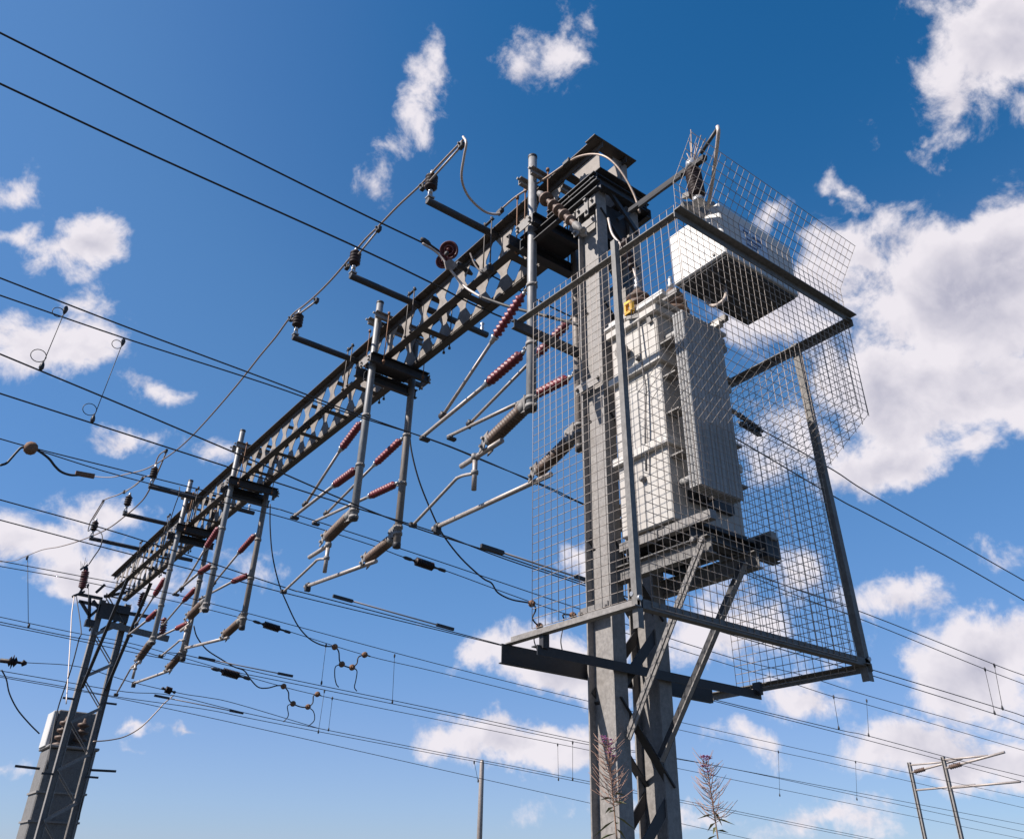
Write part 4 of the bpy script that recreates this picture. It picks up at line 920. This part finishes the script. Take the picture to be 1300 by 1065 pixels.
def grid_panel(prof_pts, x0, x1, along):
    """profile = list of (Y,Z) followed upward; wires along X and along the profile"""
    mb = MB(); P = [V(0, y, z) for y, z in prof_pts]
    n = round((x1-x0)/PITCH)
    for k in range(n+1):
        x = x0+(x1-x0)*k/n; j = random.uniform(-.003, .003)
        mb.tube([V(x+j, p.y, p.z) for p in P], WR, 4)
    L_ = 0; segs = list(zip(P[:-1], P[1:])); tot = sum((b-a).length for a, b in segs); m = round(tot/PITCH)
    for k in range(m+1):
        s = tot*k/m
        for a, b in segs:
            l = (b-a).length
            if s <= l+1e-6: q = a.lerp(b, min(1, s/l)); break
            s -= l
        j = random.uniform(-.002, .002)
        mb.tube([V(x0, q.y-.006, q.z+j), V(x1, q.y-.006, q.z-j)], WR, 4)
    return mb
finish('front_mesh', grid_panel([(3.985,3.36),(3.985,5.08),(3.40,5.48),(3.385,6.93),(3.13,7.32)], 4.20, 6.63, 'x'), 'mesh', cg)
def side_panel(x_, y0, y1, z0, z1, xk=0.0):
    mb = MB(); n = round((y1-y0)/PITCH); mz = round((z1-z0)/PITCH)
    def near(z):   # near edge follows the bent front panel in steps
        if z < 5.08: return 3.99
        if z < 5.48: return 3.99-(z-5.08)/.40*.58
        return 3.40
    nf = round((y1-3.41)/PITCH)
    for k in range(nf+1):
        y = y1-(y1-3.41)*k/nf
        zl = z0
        if y < 3.985: zl = 5.08+(3.99-y)/.58*.40
        x = x_+xk*(y-4.5); mb.tube([(x, y, zl), (x, y, z1)], WR, 4)
    for k in range(mz+1):
        z = z0+(z1-z0)*k/mz; ya = near(z)+.01
        ya = y1-math.floor((y1-ya)/PITCH+.01)*(y1-3.41)/nf if True else ya
        mb.tube([(x_+.006+xk*(y1-4.5), y1, z), (x_+.006+xk*(ya-4.5), ya, z)], WR, 4)
    return mb
finish('side_mesh', side_panel(4.155, 3.4, 5.24, 3.45, 6.68, -.04), 'mesh', cg)
finish('side_mesh', side_panel(6.66, 3.4, 5.30, 3.30, 6.52), 'mesh', cg)

# ================================================================= far transformer behind the far mast
ft = thing('transformer', 'smaller pale transformer with brown bushings, behind the foot of the far mast', 'transformer', at(85, 935, Y=28.0))
q = lambda a, b, Y=28.0: at(a, b, Y=Y)
zt = q(66, 898).z; xl = q(52, 930).x; xr = q(108, 900).x
DZ = .78
finish('tank', MB().bbox((4.72, 27.6, 1.9), (5.95, 28.8, 3.95+DZ), .03), 'frame', ft)
finish('upper_box', MB().bbox((4.76, 28.0, 4.05+DZ), (5.9, 28.8, 5.0+DZ), .03), 'frame', ft)
finish('side_panel', MB().bbox((4.62, 27.9, 4.0+DZ), (4.74, 28.7, 4.95+DZ), .02), 'white', ft)  # sunlit side of the shaded body, its brightness painted as a white slab
for (x) in (4.98, 5.46):
    finish('bushing', MB().lathe((x, 27.75, 3.98+DZ), (x, 27.75, 4.80+DZ), [(0,.15),(.05,.2),(.12,.2),(.15,.1),(.23,.1),(.27,.19),(.35,.19),(.38,.09),(.46,.09),(.5,.18),(.58,.18),(.61,.08),(.7,.08),(.74,.16),(.82,.16),(.86,.05),(1,.03)], 16), 'brown', ft)
finish('lid', MB().bbox((4.66, 27.5, 3.95+DZ), (6.0, 28.85, 4.03+DZ), .02), 'galv', ft)
for zz in (3.6, 2.9): finish('stiffening_band', MB().box((4.68, 27.55, zz), (5.98, 28.83, zz+.05)), 'galv', ft)
finish('terminal_arm', MB().bar((5.9, 27.6, 4.25), (6.6, 27.6, 4.27), .05, .06), 'dark', ft); finish('terminal_arm', MB().bar((4.0, 27.6, 4.2), (4.62, 27.6, 4.18), .05, .06), 'dark', ft)

# ================================================================= distant cantilevers and pole at the lower edge
def far_support(px, py, Y, label, flip=1):
    b = at(px, py, Y=Y)
    t = thing('distant_mast', label, 'mast', (b.x, b.y+2.6*flip, 0), 'distant masts along the line')
    mx, my = b.x, b.y+2.6*flip
    finish('pole', MB().ibeam((mx, my, 0), (mx, my, b.z+.1), .15, .14, .02), 'galv', t)
    finish('cantilever', MB().tube([(mx, my, b.z-.35), (mx, b.y, b.z+.05)], .05, 8).tube([(mx, my, b.z-.02), (mx, my-1.9*flip, b.z-.02)], .04, 8), 'alu', t)
    finish('insulator', MB().lathe((mx, my-.15*flip, b.z-.33), (mx, my-.75*flip, b.z-.24), sheds(6, .06, .10), 10), 'brown', t)
    finish('registration', MB().tube([(mx, my, b.z-1.1), (mx, b.y-.3, b.z-1.05)], .045, 8), 'alu', t)
    return t
far_support(1222, 964, 20.5, 'distant line mast with pale cantilever low at the right, left of the two', 1)
far_support(1276, 956, 17.0, 'distant line mast at the lower right corner, right of the two', 1)
b = at(612, 964, Y=26.0)
solo('timber_post', MB().lathe((b.x, b.y, 0), (b.x, b.y, b.z), [(0,.11),(.98,.08),(1,.05)], 12), 'alu', 'slim pale post top peeping up at the bottom centre', 'post')

# ================================================================= fireweed plants in the foreground
def fireweed(px, topy, X, label, h=.55, seed=1):
    rnd = random.Random(seed)
    top = at(px, topy, X=X); x, y, zt = top
    t = thing('fireweed', label, 'plant', (x+.04, y, 0), 'fireweed plants in the foreground')
    pts = [V(x+.05, y+.02, 0), V(x+.02, y, zt*.4), V(x+.03, y-.01, zt*.75), V(x, y, zt)]
    sp = spline(pts, 8)
    finish('stem', MB().tube(sp, [.009-.007*i/(len(sp)-1) for i in range(len(sp))], 6), 'stem', t)
    pod = MB(); lf = MB(); pt = MB()
    def pos(z):
        for i in range(len(sp)-1):
            if sp[i].z <= z <= sp[i+1].z: return sp[i].lerp(sp[i+1], (z-sp[i].z)/(sp[i+1].z-sp[i].z+1e-9))
        return sp[-1]
    for k in range(90):
        z = zt-.02-.46*h*(k/90)**1.0; q = pos(z); a = k*2.4+rnd.uniform(-.3, .3); l = rnd.uniform(.035, .075)*(1.0+.6*k/90)
        e = q+V(math.cos(a)*l, math.sin(a)*l, l*rnd.uniform(.3, 1.1)); mid = q.lerp(e, .5)-V(0,0,l*.12)
        pod.tube([q, mid, e], [.0013, .0017, .0007], 4)
    for k in range(12):
        z = zt-rnd.uniform(-.01, .16)*h; q = pos(min(z, zt-.001)); a = rnd.uniform(0, 6.28); r = .014
        c = q+V(math.cos(a)*.02, math.sin(a)*.02, rnd.uniform(0, .02))
        for m_ in range(4):
            b_ = a+m_*PI/2; pt.plate([c, c+V(math.cos(b_)*r, math.sin(b_)*r, .004), c+V(math.cos(b_+.7)*r*1.1, math.sin(b_+.7)*r*1.1, .007), c+V(math.cos(b_+1.2)*r*.8, math.sin(b_+1.2)*r*.8, .003)], .0008)
    for k in range(110):
        z = zt-.40*h-(zt-.42*h-.2)*(k/110); q = pos(z); a = k*2.4+rnd.uniform(-.4, .4); l = rnd.uniform(.06, .12)
        d = V(math.cos(a), math.sin(a), rnd.uniform(-.5, .35)).normalized(); s = V(-math.sin(a), math.cos(a), 0)*.008
        lf.add([q, q+d*l*.4+s, q+d*l+V(0,0,-.02), q+d*l*.4-s], [(0,1,2),(0,2,3)])
    finish('seed_pods', pod, 'pod', t); finish('flowers', pt, 'petal', t); finish('leaves', lf, 'leaf', t)
fireweed(771, 938, 2.75, 'tall reddish fireweed with a few pink flowers, in front of the near mast', seed=3)
fireweed(896, 962, 3.3, 'smaller fireweed tip with reddish pods, right of the near mast', seed=5)
